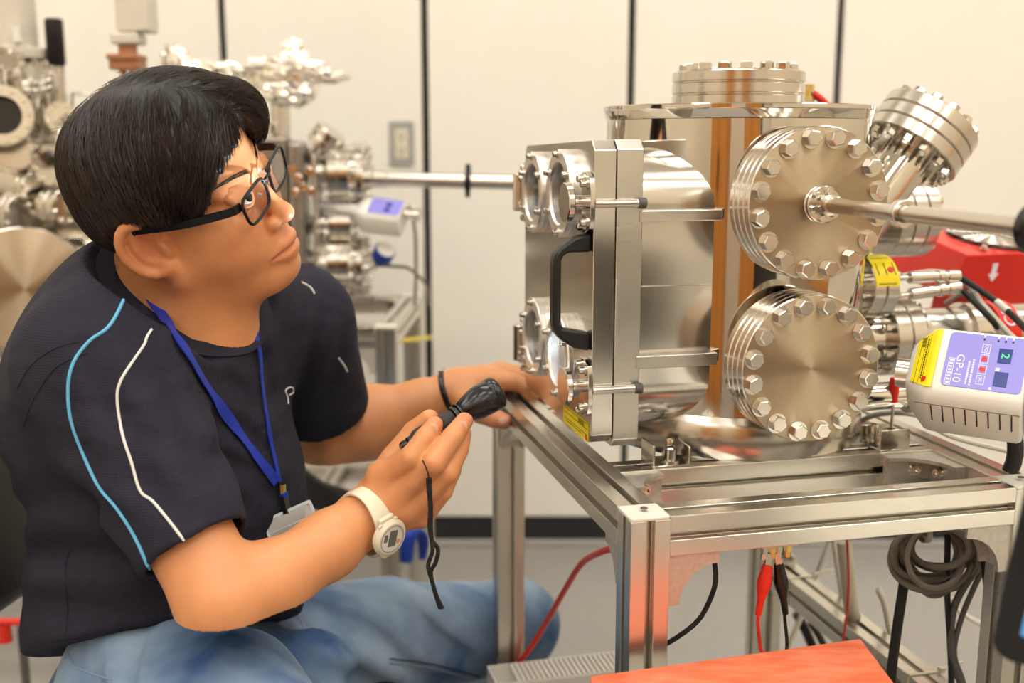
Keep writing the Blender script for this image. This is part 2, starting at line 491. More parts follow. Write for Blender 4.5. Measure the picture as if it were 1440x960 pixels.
# ------------------------------------------------------------------ the setting
def room():
    X0, X1, Y0, Y1, Z1 = -2.7, 3.1, -3.2, 2.905, 3.35
    fl = obj('floor', bx(X0, X1, Y0, Y1+0.2, -0.05, 0), 'floor', sm=0, kind='structure')
    obj('ceiling', bx(X0, X1, Y0, Y1+0.2, Z1, Z1+0.05), 'ceiling', sm=0, kind='structure')
    wb = obj('wall_back', bx(X0, X1, Y1+0.03, Y1+0.2, 0, Z1), 'slot', sm=0, kind='structure')
    obj('wall_left', bx(X0-0.1, X0, Y0, Y1+0.2, 0, Z1), 'wallside', sm=0, kind='structure')
    obj('wall_right', bx(X1, X1+0.1, Y0, Y1+0.2, 0, Z1), 'wallside', sm=0, kind='structure')
    obj('wall_front', bx(X0, X1, Y0-0.1, Y0, 0, Z1), 'wallside', sm=0, kind='structure')
    seams = [-2.30, -1.777, -1.255, -0.7335, -0.2215, 0.3036, 0.8305, 1.357, 1.884, 2.41]
    xs = [X0]+seams+[X1]
    for i in range(len(xs)-1):
        a = xs[i]+(0.009 if i else 0); b = xs[i+1]-(0.009 if i < len(xs)-2 else 0)
        obj('wall_panel', bx(a, b, Y1, Y1+0.029, 0.082, Z1), 'wall', wb, bev=0.002)
    # slotted uprights in the joints: dark strip with a ladder of punched slots
    for i, s in enumerate(seams):
        if not -1.0 < s < 1.0: continue
        g = [bx(s-0.0085, s+0.0085, Y1+0.016, Y1+0.029, 0.08, Z1)]
        for k in range(64):
            z = 0.12+k*0.05
            g.append(bx(s-0.0085, s+0.0085, Y1+0.012, Y1+0.0165, z, z+0.004))
        obj('slotted_upright', g, 'slot', wb, sm=0)
    obj('baseboard_back', bx(X0, X1, Y1-0.004, Y1+0.03, 0.018, 0.08), 'base', sm=0, kind='structure')
    obj('trim_1', bx(X0, X1, Y1-0.014, Y1+0.03, 0, 0.018), 'cove', sm=0, kind='structure', bev=0.004)
    # ceiling light troffers
    k = 0
    for ix, x in enumerate((-1.75, 0.15, 2.05)):
        for iy, y in enumerate((-2.5, -1.1, 0.3, 1.75)):
            side = ('left', 'middle', 'right')[ix]; row = ('rear', 'second', 'third', 'foremost')[iy]
            t = thing('ceiling_light', 'bright rectangular ceiling light in the %s column of the %s row' % (side, row), 'light', (x, y, Z1-0.03), 'ceiling lights')
            obj('frame', [bx(x-0.62, x+0.62, y-0.32, y-0.30, Z1-0.03, Z1), bx(x-0.62, x+0.62, y+0.30, y+0.32, Z1-0.03, Z1),
                          bx(x-0.62, x-0.60, y-0.30, y+0.30, Z1-0.03, Z1), bx(x+0.60, x+0.62, y-0.30, y+0.30, Z1-0.03, Z1)], 'wht', t, sm=0)
            obj('diffuser', bx(x-0.6, x+0.6, y-0.3, y+0.3, Z1-0.022, Z1-0.004), 'lamp', t, sm=0)
    # wall outlet on the panel between the first two joints
    t = thing('wall_outlet', 'grey framed double power outlet on the cream panelled wall', 'outlet', (-0.281, Y1, 1.12))
    c = at(565, 202, Y1)
    m = AX((c.x, Y1, c.z), (0, -1, 0))
    obj('cover_plate', prism(rrect(0.064, 0.114, 0.006), 0, 0.006), 'dgry2', t, m, bev=0.0015)
    s = obj('socket_insert', prism(rrect(0.034, 0.074, 0.004), 0.006, 0.009), 'cream', t, m, bev=0.001)
    for dz in (0.018, -0.018):
        g = [box(0.0025, 0.009, 0.001, (-0.006, dz+0.003, 0.0094)), box(0.0025, 0.009, 0.001, (0.006, dz+0.003, 0.0094)), xf(cyl(0.003, 0, 0.001, 12), TR(0, dz-0.008, 0.009))]
        obj('socket_holes', g, 'blk', s, m, sm=0)

    # the part of the room behind the photographer, seen only in the bright metal
    for i, (x, wd, lab) in enumerate(((-1.2, 0.9, 'orange maple cupboard with two doors behind the photographer, left one'),
                                     (0.35, 0.7, 'orange maple cupboard with two doors behind the photographer, middle one'))):
        t = thing('cupboard', lab, 'cupboard', (x, -2.0, 0), 'cupboards behind the photographer')
        obj('carcass', bx(x-wd/2, x+wd/2, -2.3, -1.82, 0, 1.9), 'owood', t, sm=0)
        for sgn in (-1, 1):
            d = obj('door', bx(min(x, x+sgn*wd/2)+0.004, max(x, x+sgn*wd/2)-0.004, -1.82, -1.80, 0.08, 1.88), 'owood', t, sm=0, bev=0.002)
            obj('handle', bx(x+sgn*0.04-0.006, x+sgn*0.04+0.006, -1.80, -1.77, 0.9, 1.05), 'blk', d, sm=0)
    t = thing('reflector_cabinet', 'unseen low cream cabinet with two doors, added behind the photographer as a reflector', 'cabinet', (1.2, -0.75, 0))  # added out of view so the posts and rails mirror something cream
    obj('carcass', bx(0.74, 1.66, -1.1, -0.62, 0, 0.86), 'wht', t, sm=0)
    for k in range(2):
        d = obj('door', bx(0.75+k*0.45, 1.19+k*0.45, -0.62, -0.60, 0.06, 0.84), 'wht', t, sm=0, bev=0.002)
        obj('handle', bx(1.15+k*0.08, 1.16+k*0.08, -0.60, -0.575, 0.55, 0.7), 'bolt', d, sm=0)
    t = thing('instrument_rack', 'tall black instrument rack behind the photographer', 'rack', (1.05, -1.9, 0))
    obj('cabinet', bx(0.78, 1.2, -2.3, -1.85, 0, 1.7), 'blk', t, sm=0)
    for k in range(4):
        obj('front_panel', bx(0.80, 1.18, -1.85, -1.83, 0.2+k*0.36, 0.5+k*0.36), 'beige', t, sm=0)
    t = thing('lab_bench', 'orange topped lab bench beside the photographer', 'bench', (2.2, 0.0, 0))
    obj('worktop', bx(1.85, 2.6, -0.9, 0.9, 0.72, 0.76), 'owood', t, sm=0)
    obj('bench_body', bx(1.95, 2.55, -0.8, 0.8, 0, 0.72), 'beige', t, sm=0)

M['dgry2'] = mat('grey_outlet_frame', (168, 166, 160), 0.4, noise=0.02, nscale=40)
M['walldark'] = mat('taupe_wall_paint', (150, 128, 104), 0.6, noise=0.03, nscale=2)
room()

# ------------------------------------------------------------------ aluminium profile stands
def tslot(a=0.02):
    q = [(a-0.0005, a), (0.0042, a), (0.0042, a-0.0045), (0.009, a-0.0045), (0.0052, a-0.0115), (-0.0052, a-0.0115), (-0.009, a-0.0045), (-0.0042, a-0.0045), (-0.0042, a), (-a+0.0005, a)]
    out = []
    for k in range(4):
        for x, y in q:
            for _ in range(k): x, y = -y, x
            out.append((x, y))
    return out
TS = tslot()

def bar(parent, base, a, b, name='rail', mt='alu'):
    a, b = Vector(a), Vector(b)
    return obj(name, prism(TS, 0, (b-a).length), mt, parent, base @ AX(a, b-a), sm=0, bev=0.0006, bseg=1)

def bracket(parent, m, s=0.052, d=0.034, leg=0.012):
    """angle bracket: two legs and two concave webs; local x and y run along the legs, z is its thickness"""
    arc = [(leg+(s-leg)*(1-math.sin(a)), leg+(s-leg)*(1-math.cos(a))) for a in [PI/2*i/8 for i in range(9)]]
    web = [(0, 0), (s, 0)]+[(s, leg*0.6)]+[(x, y) for x, y in arc[::-1] if True][0:0]
    web = [(0, 0), (s, 0), (s, leg)]
    for i in range(1, 9):
        t = PI/2*i/9
        web.append((s-(s-leg)*math.sin(t), s-(s-leg)*math.cos(t)))
    web += [(leg, s), (0, s)]
    b = obj('corner_bracket', [prism(web, -d/2, -d/2+0.004), prism(web, d/2-0.004, d/2), bx(0, s, 0, 0.005, -d/2+0.004, d/2-0.004), bx(0, 0.005, 0.005, s, -d/2+0.004, d/2-0.004)], 'cast', parent, m, sm=30)
    for mm in (m @ AX((0.026, 0.005, 0), (0, 1, 0)), m @ AX((0.005, 0.026, 0), (1, 0, 0))):
        if 'cap' not in BOLT:
            BOLT['cap'] = obj('bolt', [cyl(0.0075, 0, 0.0012, 16), ring(0.0030, 0.0055, 0.0012, 0.007, 20), cyl(0.0031, 0.0012, 0.004, 8)], 'bolt', b, mm)
        else:
            copy(BOLT['cap'], mm, b)
    return b

def basis(o, x, y):
    """matrix with local x, y along the given (table) directions, in the table frame"""
    x, y = Vector(x), Vector(y); z = x.cross(y)
    m = Matrix((x, y, z)).transposed().to_4x4(); m.translation = Vector(o)
    return m

L, DP, P2 = 0.4596, 0.604, 0.04
def stand():
    t = thing('profile_stand', 'slotted aluminium profile stand carrying the big steel vacuum chamber', 'stand', tuple(tb(0.23, 0.3, -0.7459)))
    H = -0.7459
    for x, y in ((0.02, 0.02), (L-0.02, 0.02), (0.02, DP-0.02), (L-0.02, DP-0.02)):
        p = bar(t, TBL, (x, y, H+0.03), (x, y, -0.003), 'post')
        cp = obj('end_cap', [prism(rrect(0.0402, 0.0402, 0.003), 0, 0.0035)], 'capp', p, TBL @ TR(x, y, -0.003), bev=0.0008)
        obj('levelling_foot', [cyl(0.006, 0.012, 0.03, 12), lathe([(0, 0), (0.02, 0), (0.02, 0.006), (0.008, 0.012), (0, 0.012)], 24)], 'blk', p, TBL @ TR(x, y, H))
        obj('cap_screw', lathe([(0, 0.0042), (0.0034, 0.0042), (0.0038, 0.0034)], 16), 'dgry', p, TBL @ TR(x, y, 0))
    z = -0.02
    bar(t, TBL, (P2, 0.02, z), (L-P2, 0.02, z)); bar(t, TBL, (P2, DP-0.02, z), (L-P2, DP-0.02, z))
    bar(t, TBL, (0.02, P2, z), (0.02, DP-P2, z)); bar(t, TBL, (L-0.02, P2, z), (L-0.02, DP-P2, z))
    bar(t, TBL, (P2, 0.167, z), (L-P2, 0.167, z)); bar(t, TBL, (P2, 0.44, z), (L-P2, 0.44, z))
    zl = -0.308
    bar(t, TBL, (L-0.02, P2, zl), (L-0.02, DP-P2, zl))
    bar(t, TBL, (0.02, P2, -0.46), (0.02, DP-P2, -0.46)); bar(t, TBL, (P2, 0.02, -0.46), (L-P2, 0.02, -0.46))
    bracket(t, TBL @ basis((P2, 0.02, -P2), (1, 0, 0), (0, 0, -1)))
    bracket(t, TBL @ basis((L-P2, 0.02, -P2), (-1, 0, 0), (0, 0, -1)))
    bracket(t, TBL @ basis((0.02, DP-P2, -P2), (0, -1, 0), (0, 0, -1)), 0.044)
    bracket(t, TBL @ basis((0.02, P2, -P2), (0, 1, 0), (0, 0, -1)), 0.044)
    bracket(t, TBL @ basis((P2, 0.147, -0.02), (1, 0, 0), (0, -1, 0)), 0.046)
    bracket(t, TBL @ basis((L-P2, 0.147, -0.02), (-1, 0, 0), (0, -1, 0)), 0.062)
    bracket(t, TBL @ basis((L-0.02, DP-P2, zl+0.02), (0, -1, 0), (0, 0, 1)), 0.044)
    return t
stand()

# comb-slotted wiring duct resting on the low front-to-back rails
def duct():
    t = thing('wiring_duct', 'pale slotted wiring duct lying low across the stand behind the orange board', 'duct', tuple(tb(0.2, 0.50, -0.44)))
    z0, z1 = -0.44, -0.408
    obj('trough', [bx(-0.02, 0.20, 0.478, 0.481, z0, z1), bx(-0.02, 0.20, 0.537, 0.54, z0, z1), bx(-0.02, 0.20, 0.478, 0.54, z0, z0+0.003), bx(-0.023, -0.02, 0.478, 0.54, z0-0.03, z1)], 'wht', t, TBL, sm=0)
    slat = None
    for k in range(25):
        m = TBL @ TR(0.012+k*0.0075, 0.508, z1)
        if slat is None: slat = obj('slat', box(0.0042, 0.056, 0.003), 'wht', t, m, sm=0)
        else: copy(slat, m, t)
duct()

# ------------------------------------------------------------------ the steel chamber
CX, CY, CR = 0.234, 0.305, 0.155
def small_screws(parent, m, pts, r=0.0042, h=0.006, key='screw', mt='bolt'):
    for x, y, z in pts:
        mm = m @ TR(x, y, z)
        if key not in BOLT:
            BOLT[key] = obj('screw', [lathe([(0, 0), (r*1.5, 0), (r*1.5, h*0.2), (r, h*0.2), (r, h*0.9), (r*0.85, h), (r*0.5, h), (r*0.45, h*0.55), (0, h*0.55)], 16)], mt, parent, mm, sm=30)
        else:
            copy(BOLT[key], mm, parent)

def chamber():
    t = thing('vacuum_chamber', 'large polished steel vacuum chamber with bolted flanges and square door', 'chamber', tuple(tb(CX, CY, 0)))
    mc = TBL @ TR(CX, CY, 0)
    body = obj('chamber_body', lathe([(0, 0.046), (CR, 0.046), (CR, 0.375), (0, 0.375)], 128), 'pol', t, mc, sm=25)
    obj('top_plate', lathe([(0, 0.374), (CR+0.001, 0.3755), (CR+0.003, 0.3845), (CR+0.004, 0.386), (CR+0.004, 0.390), (CR+0.003, 0.391), (0, 0.391)], 128), 'pol', t, mc, sm=25)
    obj('base_ring', lathe([(0, 0), (CR+0.004, 0), (CR+0.006, 0.003), (CR+0.006, 0.036), (CR+0.003, 0.042), (CR, 0.048), (0, 0.048)], 128), 'steel', t, mc, sm=35)
    # top blank flange
    flange(t, mc @ TR(0, 0, 0.391), 0.0775, (0.0125, 0.0125, 0.012), 16, 0.0078, phase=0.1)
    # two big front flanges on short necks
    for z in (0.288, 0.1165):
        m = TBL @ AX((0.228, 0.134, z), (0, -1, 0))
        obj('port_neck', lathe([(0.05, -0.08), (0.05, 0.002), (0.047, 0.002)], 48), 'pol', t, m)
        b, zz = flange(t, m, 0.0787, (0.0105, 0.0105, 0.0105, 0.011), 16, 0.0084, phase=PI/16, brad=0.0674, length=0.036, seg=96)
    m = TBL @ AX((0.228, 0.134-0.0461, 0.288), (0, -1, 0))
    f, z = flange(t, m, 0.019, (0.004, 0.006), 6, 0.0036, name='rod_flange', face='steel', phase=0.3, brad=0.0142, seg=40)
    # long rod with collar and knob
    r = obj('transfer_rod', lathe([(0.0105, 0.008), (0.0105, 0.022), (0.0078, 0.023), (0.0078, 0.330), (0.0095, 0.331), (0.0095, 0.342)], 32), 'steel', t, m)
    obj('collar', ring(0.0078, 0.0125, 0.143, 0.153, 32), 'bolt', r, m, bev=0.001)
    k = obj('knob', [lathe([(0, 0.320), (0.018, 0.320), (0.021, 0.323), (0.021, 0.331), (0.018, 0.334), (0, 0.334)], 32)], 'gloss', r, m)
    obj('knob_band', lathe([(0.0165, 0.334), (0.0165, 0.348), (0, 0.348)], 32), 'yel', k, m)
    # square port box behind the door
    ms = TBL @ AX((0, 0, 0), (1, 0, 0))              # local x = y', local y = z, local z = x'
    yb, zb, wb_, hb = 0.305, 0.187, 0.262, 0.314
    obj('port_box', prism(rrect(wb_, hb, 0.06, 10, yb, zb), 0.05, 0.20, [rrect(wb_-0.008, hb-0.008, 0.056, 10, yb, zb)]), 'door', t, ms, sm=40)
    obj('inner_liner', prism(rrect(wb_-0.010, hb-0.010, 0.055, 10, yb, zb), 0.078, 0.082), 'amber', t, ms, sm=40)
    for z, x1, hh in ((0.2735, 0.154, 0.012), (0.117, 0.153, 0.014)):
        obj('stiffener_bar', bx(0.06, x1, 0.158, 0.180, z-hh/2, z+hh/2), 'alumin', t, TBL, sm=0, bev=0.001)
    obj('weld_seam', tube([(0.055, 0.1738, 0.197), (0.1, 0.1736, 0.1972), (0.150, 0.1738, 0.197)], 0.0008, 6), 'steel', t, TBL)
    # door: a pair of chamfered plates with four round windows
    y0, y1, z0, z1, c = 0.160, 0.450, 0.029, 0.352, 0.010
    vp = [(0.254, 0.2935), (0.371, 0.2895), (0.256, 0.109), (0.366, 0.112)]
    holes = [circ(0.033, 40, a, b)[::-1] for a, b in vp]
    def plate(y0, y1, z0, z1, dz):
        return [(y0+c, z0), (y1-c, z0+0.004), (y1, z0+c), (y1, z1-0.007-c), (y1-c, z1-0.007), (y0+c, z1), (y0, z1-c), (y0, z0+c)]
    ms0 = TBL @ AX((0.0105, 0, 0), (1, 0, 0))
    door = obj('door', prism(plate(y0, y1, z0, z1, 0), 0, 0.0236, holes), 'door', t, ms0, sm=0, bev=0.0008, bseg=1)
    obj('door_frame', prism(plate(y0, y1, z0-0.006, z1+0.001, 0), 0.0250, 0.0535, [rrect(0.24, 0.27, 0.05, 8, 0.305, 0.19)[::-1]]), 'alumin', t, ms0, sm=0, bev=0.0008, bseg=1)
    mo = TBL @ AX((0.0105, 0, 0), (-1, 0, 0))        # local x = -y', local y = z, local z outwards from the door
    win = None
    for i, (a, b) in enumerate(vp):
        m = mo @ TR(-a, b, 0)
        if win is None:
            win = [obj('viewport_ring', [lathe([(0.0335, -0.004), (0.0335, 0.010), (0.0355, 0.0125), (0.0475, 0.0125), (0.0488, 0.011), (0.0488, 0.0075), (0.0475, 0.0065), (0.0488, 0.0055), (0.0488, 0.0), (0.0335, -0.004)][:-1], 64, True)], 'ringm', t, m, sm=30)]
            win.append(obj('window_glass', cyl(0.0337, 0.002, 0.0065, 48), 'glass', win[0], m, sm=30))
            win.append(obj('sight_tube', lathe([(0.0335, 0), (0.0325, 0), (0.0325, -0.05), (0.0335, -0.05)], 48, True), 'sight', win[0], m, sm=30))
            r0 = win[0]
        else:
            r0 = copy(win[0], m, t); copy(win[1], m, r0); copy(win[2], m, r0)
        small_screws(r0, m, [(0.0432*math.cos(q), 0.0432*math.sin(q), 0.0125) for q in [PI/6+PI/3*k for k in range(6)]], 0.0034, 0.006, 'ringscrew')
    # clamps at the near edge, hinges at the far edge
    for z in (0.2875, 0.090):
        oct_ = [(0.0, -0.032), (0.014, -0.026), (0.018, -0.012), (0.018, 0.012), (0.014, 0.026), (0.0, 0.032), (-0.014, 0.032), (-0.014, -0.032)]
        m = mo @ TR(-0.171, z, 0)
        k = obj('clamp_plate', prism(oct_, 0.0005, 0.006), 'bolt', door, m, bev=0.0006)
        m2 = m @ TR(-0.012, 0, 0)
        obj('clamp_knob', [lathe([(0.0075, 0.006), (0.0075, 0.018), (0.020, 0.019), (0.021, 0.020), (0.021, 0.025), (0.020, 0.026), (0, 0.026)], 40)], 'bolt', door, m2)
        small_screws(door, m, [(0.004, 0.020, 0.006), (0.004, -0.020, 0.006), (-0.008, 0.025, 0.006), (-0.008, -0.025, 0.006)], 0.0042, 0.007, 'clampscrew')
        obj('clamp_pin', [xf(cyl(0.0045, -0.046, 0.001, 16), TR(0, 0, 0)), ], 'steel', door, m @ TR(0.0165, 0, 0))
        obj('pin_tip', cyl(0.0058, -0.055, -0.046, 16, 0.001), 'dgry', door, m @ TR(0.0165, 0, 0))
        h = mo @ TR(-0.452, z-0.002, 0)
        hb_ = obj('hinge', [box(0.012, 0.052, 0.030, (0.006, 0, -0.012)), xf(cyl(0.0075, -0.024, 0.024, 20, 0.001), AX((-0.008, 0, 0.006), (0, 1, 0))), box(0.030, 0.016, 0.005, (0.014, 0.018, 0.003)), box(0.030, 0.016, 0.005, (0.014, -0.018, 0.003))], 'bolt', door, h, bev=0.001)
        small_screws(hb_, h, [(0.006, 0.032, 0.0), (0.006, -0.032, 0.0), (0.018, 0.018, 0.0055), (0.018, -0.018, 0.0055)], 0.0042, 0.007, 'hingescrew')
    # black D handle
    hm = TBL @ AX((0.0105, 0.176, 0.196), (-1, 0, 0)) @ basis((0, 0, 0), (0, 0, 1), (0, 1, 0))   # local x outwards, y up, z across
    C_ = [(0, 0.060), (0.018, 0.056), (0.034, 0.045), (0.040, 0.036), (0.041, 0.028), (0.041, -0.036), (0.039, -0.044), (0.032, -0.052), (0.018, -0.062), (0, -0.066),
          (0, -0.046), (0.030, -0.040), (0.032, -0.036), (0.032, 0.032), (0.029, 0.037), (0.024, 0.040), (0, 0.040)]
    obj('handle', prism(C_[::-1], -0.0085, 0.0085), 'blk', door, hm, sm=40, bev=0.003)
    # yellow maker's sticker on the door
    sm_ = mo @ TR(-0.216, 0.0395, 0.0003)
    st = obj('warning_sticker', prism(rrect(0.096, 0.0215, 0.001), 0, 0.0004), 'yel', door, sm_, sm=0)
    # in this frame +x runs towards the near edge of the door
    ln = [box(0.086, 0.0006, 0.0002, (0, 0.0035, 0.0005)), box(0.086, 0.0006, 0.0002, (0, -0.0030, 0.0005)), box(0.086, 0.0005, 0.0002, (0, 0.009, 0.0005))]
    for k in range(9): ln.append(box(0.0009, 0.0042, 0.0002, (0.012+k*0.0024, 0.0062, 0.0005)))
    for k in range(14): ln.append(box(0.0028, 0.0010, 0.0002, (-0.036+k*0.0046, -0.0058, 0.0005)))
    obj('print', ln, 'ink', st, sm_, sm=0)
    obj('red_dot', cyl(0.0035, 0.0004, 0.0006, 16), 'redp', st, sm_ @ TR(0.041, -0.006, 0))
    # feet clamps on the rail
    for x, y, a in ((0.098, 0.168, 0.0), (0.372, 0.168, PI/2), (0.098, 0.44, -PI/2), (0.372, 0.44, PI)):
        m = TBL @ TR(x, y, 0) @ RZ(a)
        b = obj('foot_clamp', [bx(-0.02, 0.024, -0.019, 0.019, 0, 0.003), bx(-0.02, -0.0175, -0.019, 0.019, 0.003, 0.026), bx(0.0215, 0.024, -0.019, 0.019, 0.003, 0.022)], 'bolt', t, m, bev=0.0005, bseg=1)
        small_screws(b, m, [(0.004, -0.008, 0.003)], 0.0072, 0.018, 'footbolt')
        small_screws(b, m, [(0.010, 0.010, 0.006)], 0.0055, 0.020, 'footbolt2')
    # slanting port at the upper right
    a = Vector((0.4677, 0.305, 0.3359))
    d = (Vector((0.0329, 0.002, 0.0427))).normalized()
    m = TBL @ AX(a, d)
    obj('slanted_tube', lathe([(0.032, -0.14), (0.032, 0.001), (0.028, 0.001)], 40), 'pol', t, m)
    body, z = flange(t, m, 0.0630, (0.0165, 0.0165, 0.0165), 0, 0.0078, name='slanted_flange', face='steel', phase=0.2)
    bolts(body, m, 14, 0.052, z, 0.0072, 0.15, 0.054)
    obj('centre_fitting', [lathe([(0.017, z), (0.017, z+0.006), (0.008, z+0.006), (0.008, z+0.012), (0, z+0.012)], 24)], 'bolt', body, m)
    # side port behind it, edge on
    m = TBL @ AX((0.505, 0.42, 0.247), (1, 0, 0))
    obj('side_tube', lathe([(0.036, -0.26), (0.036, 0.001), (0.03, 0.001)], 40), 'pol', t, m)
    body, z = flange(t, m, 0.054, (0.020, 0.020, 0.018), 0, 0.007, name='side_flange', face='steel')
    bolts(body, m, 8, 0.045, z, 0.0062, 0.2, 0.05)
    # small feedthrough port with two electrical plugs and a yellow label
    m = TBL @ AX((0.405, 0.300, 0.170), (1, 0, 0))
    obj('feedthrough_tube', lathe([(0.019, -0.05), (0.019, 0.001), (0.016, 0.001)], 32), 'pol', t, m)
    body, z = flange(t, m, 0.0395, (0.0165, 0.0165), 0, 0.0055, name='feedthrough_flange', face='steel')
    bolts(body, m, 8, 0.032, z, 0.0048, 0.2, 0.045)
    yl = []
    for i in range(13):
        q = math.radians(-14+i*8.0)       # wraps the upper near side of the rim
        yl.append(q)
    V, F = [], []
    for i, q in enumerate(yl):
        for rr in (0.0396, 0.0402):
            for zz in (0.001, 0.0335):
                V.append((rr*math.sin(q), rr*math.cos(q)*1.0, zz))
    # frame of m: local x = y' (away), local y = up; the near side is -x
    V = [(-x, y, z_) for x, y, z_ in V]
    for i in range(12):
        o = i*4
        F += [(o+2, o+3, o+7, o+6), (o, o+4, o+5, o+1), (o, o+2, o+6, o+4), (o+1, o+5, o+7, o+3)]
    F += [(0, 1, 3, 2), (48, 50, 51, 49)]
    lab = obj('yellow_label', (V, F), 'yel', body, m, sm=30)
    def onrim(deg, zz, g, nm, mt_):
        q = math.radians(deg)
        mm = m @ Matrix.Translation((-0.0403*math.sin(q), 0.0403*math.cos(q), zz)) @ AX((0, 0, 0), (-math.sin(q), math.cos(q), 0))
        return obj(nm, g, mt_, lab, mm, sm=0)
    onrim(52, 0.024, cyl(0.0042, 0, 0.0006, 18), 'red_dot', 'redp')
    for dg in (22, 78): onrim(dg, 0.017, box(0.026, 0.0008, 0.0004) if False else box(0.0008, 0.024, 0.0004), 'print', 'ink')
    for zz in (0.006, 0.017, 0.029): onrim(50, zz, box(0.018, 0.0008, 0.0004), 'print', 'ink')
    for dy, dz, tl in ((-0.004, 0.010, 0.0), (-0.008, -0.014, -0.10)):
        q = m @ TR(dy, dz, z) @ RX(0) @ RY(0)
        p0 = q
        dirv = Matrix.Rotation(tl, 4, 'X')
        q = q @ dirv
        pl_ = obj('plug', [cyl(0.0032, 0, 0.036, 16), cyl(0.0078, 0.034, 0.066, 24, 0.001), cyl(0.0070, 0.066, 0.074, 24), cyl(0.0086, 0.074, 0.083, 24, 0.001), cyl(0.0066, 0.083, 0.088, 20), cyl(0.0082, 0.088, 0.106, 12, 0.001)], 'bolt', body, q)
        PLUG.append(q @ Vector((0, 0, 0.106)))
    # pump line at the lower right
    m = TBL @ AX((0.455, 0.330, 0.098), (1, 0, 0))
    obj('pump_tube', lathe([(0.034, -0.10), (0.034, 0.001), (0.03, 0.001)], 40), 'pol', t, m)
    body, z = flange(t, m, 0.050, (0.021, 0.021), 0, 0.007, name='pump_flange', face='steel')
    bolts(body, m, 8, 0.042, z, 0.0065, 0.3, 0.05)
    obj('pump_housing', lathe([(0.046, z), (0.046, z+0.006), (0.036, z+0.010), (0.036, z+0.075), (0.042, z+0.078), (0.042, z+0.098), (0.038, z+0.10), (0.038, z+0.20), (0, z+0.20)], 48), 'steel', t, m)
    ce = obj('red_tag', lathe([(0.0425, z+0.112), (0.0425, z+0.142), (0.038, z+0.142), (0.038, z+0.112)], 48, True), 'redp', t, m, label='red band printed with white letters')
    mm = m @ AX((0, 0, 0), (0, 0, 1))
    q = math.radians(38)
    text('lettering', 'CE', 0.024, 'wink', ce, m @ TR(-0.0428*math.cos(q), 0.0428*math.sin(q), z+0.127) @ basis((0, 0, 0), (math.sin(q), math.cos(q), 0), (0, 0, 1)) @ RY(0) if False else m @ Matrix.Translation((-0.0432*math.cos(q), 0.0432*math.sin(q), z+0.127)) @ basis((0, 0, 0), (math.sin(q), math.cos(q), 0), (0, 0, -1)))
    # lower side tube that carries the white gauge
    m = TBL @ AX((0.33, 0.205, 0.052), (1, 0, 0))
    obj('gauge_tube', lathe([(0.0165, 0), (0.0165, 0.115), (0.0145, 0.115)], 32), 'pol', t, m)
    obj('gauge_tube_flange', [cyl(0.022, 0.088, 0.102, 32, 0.001)], 'bolt', t, m)
PLUG = []
chamber()
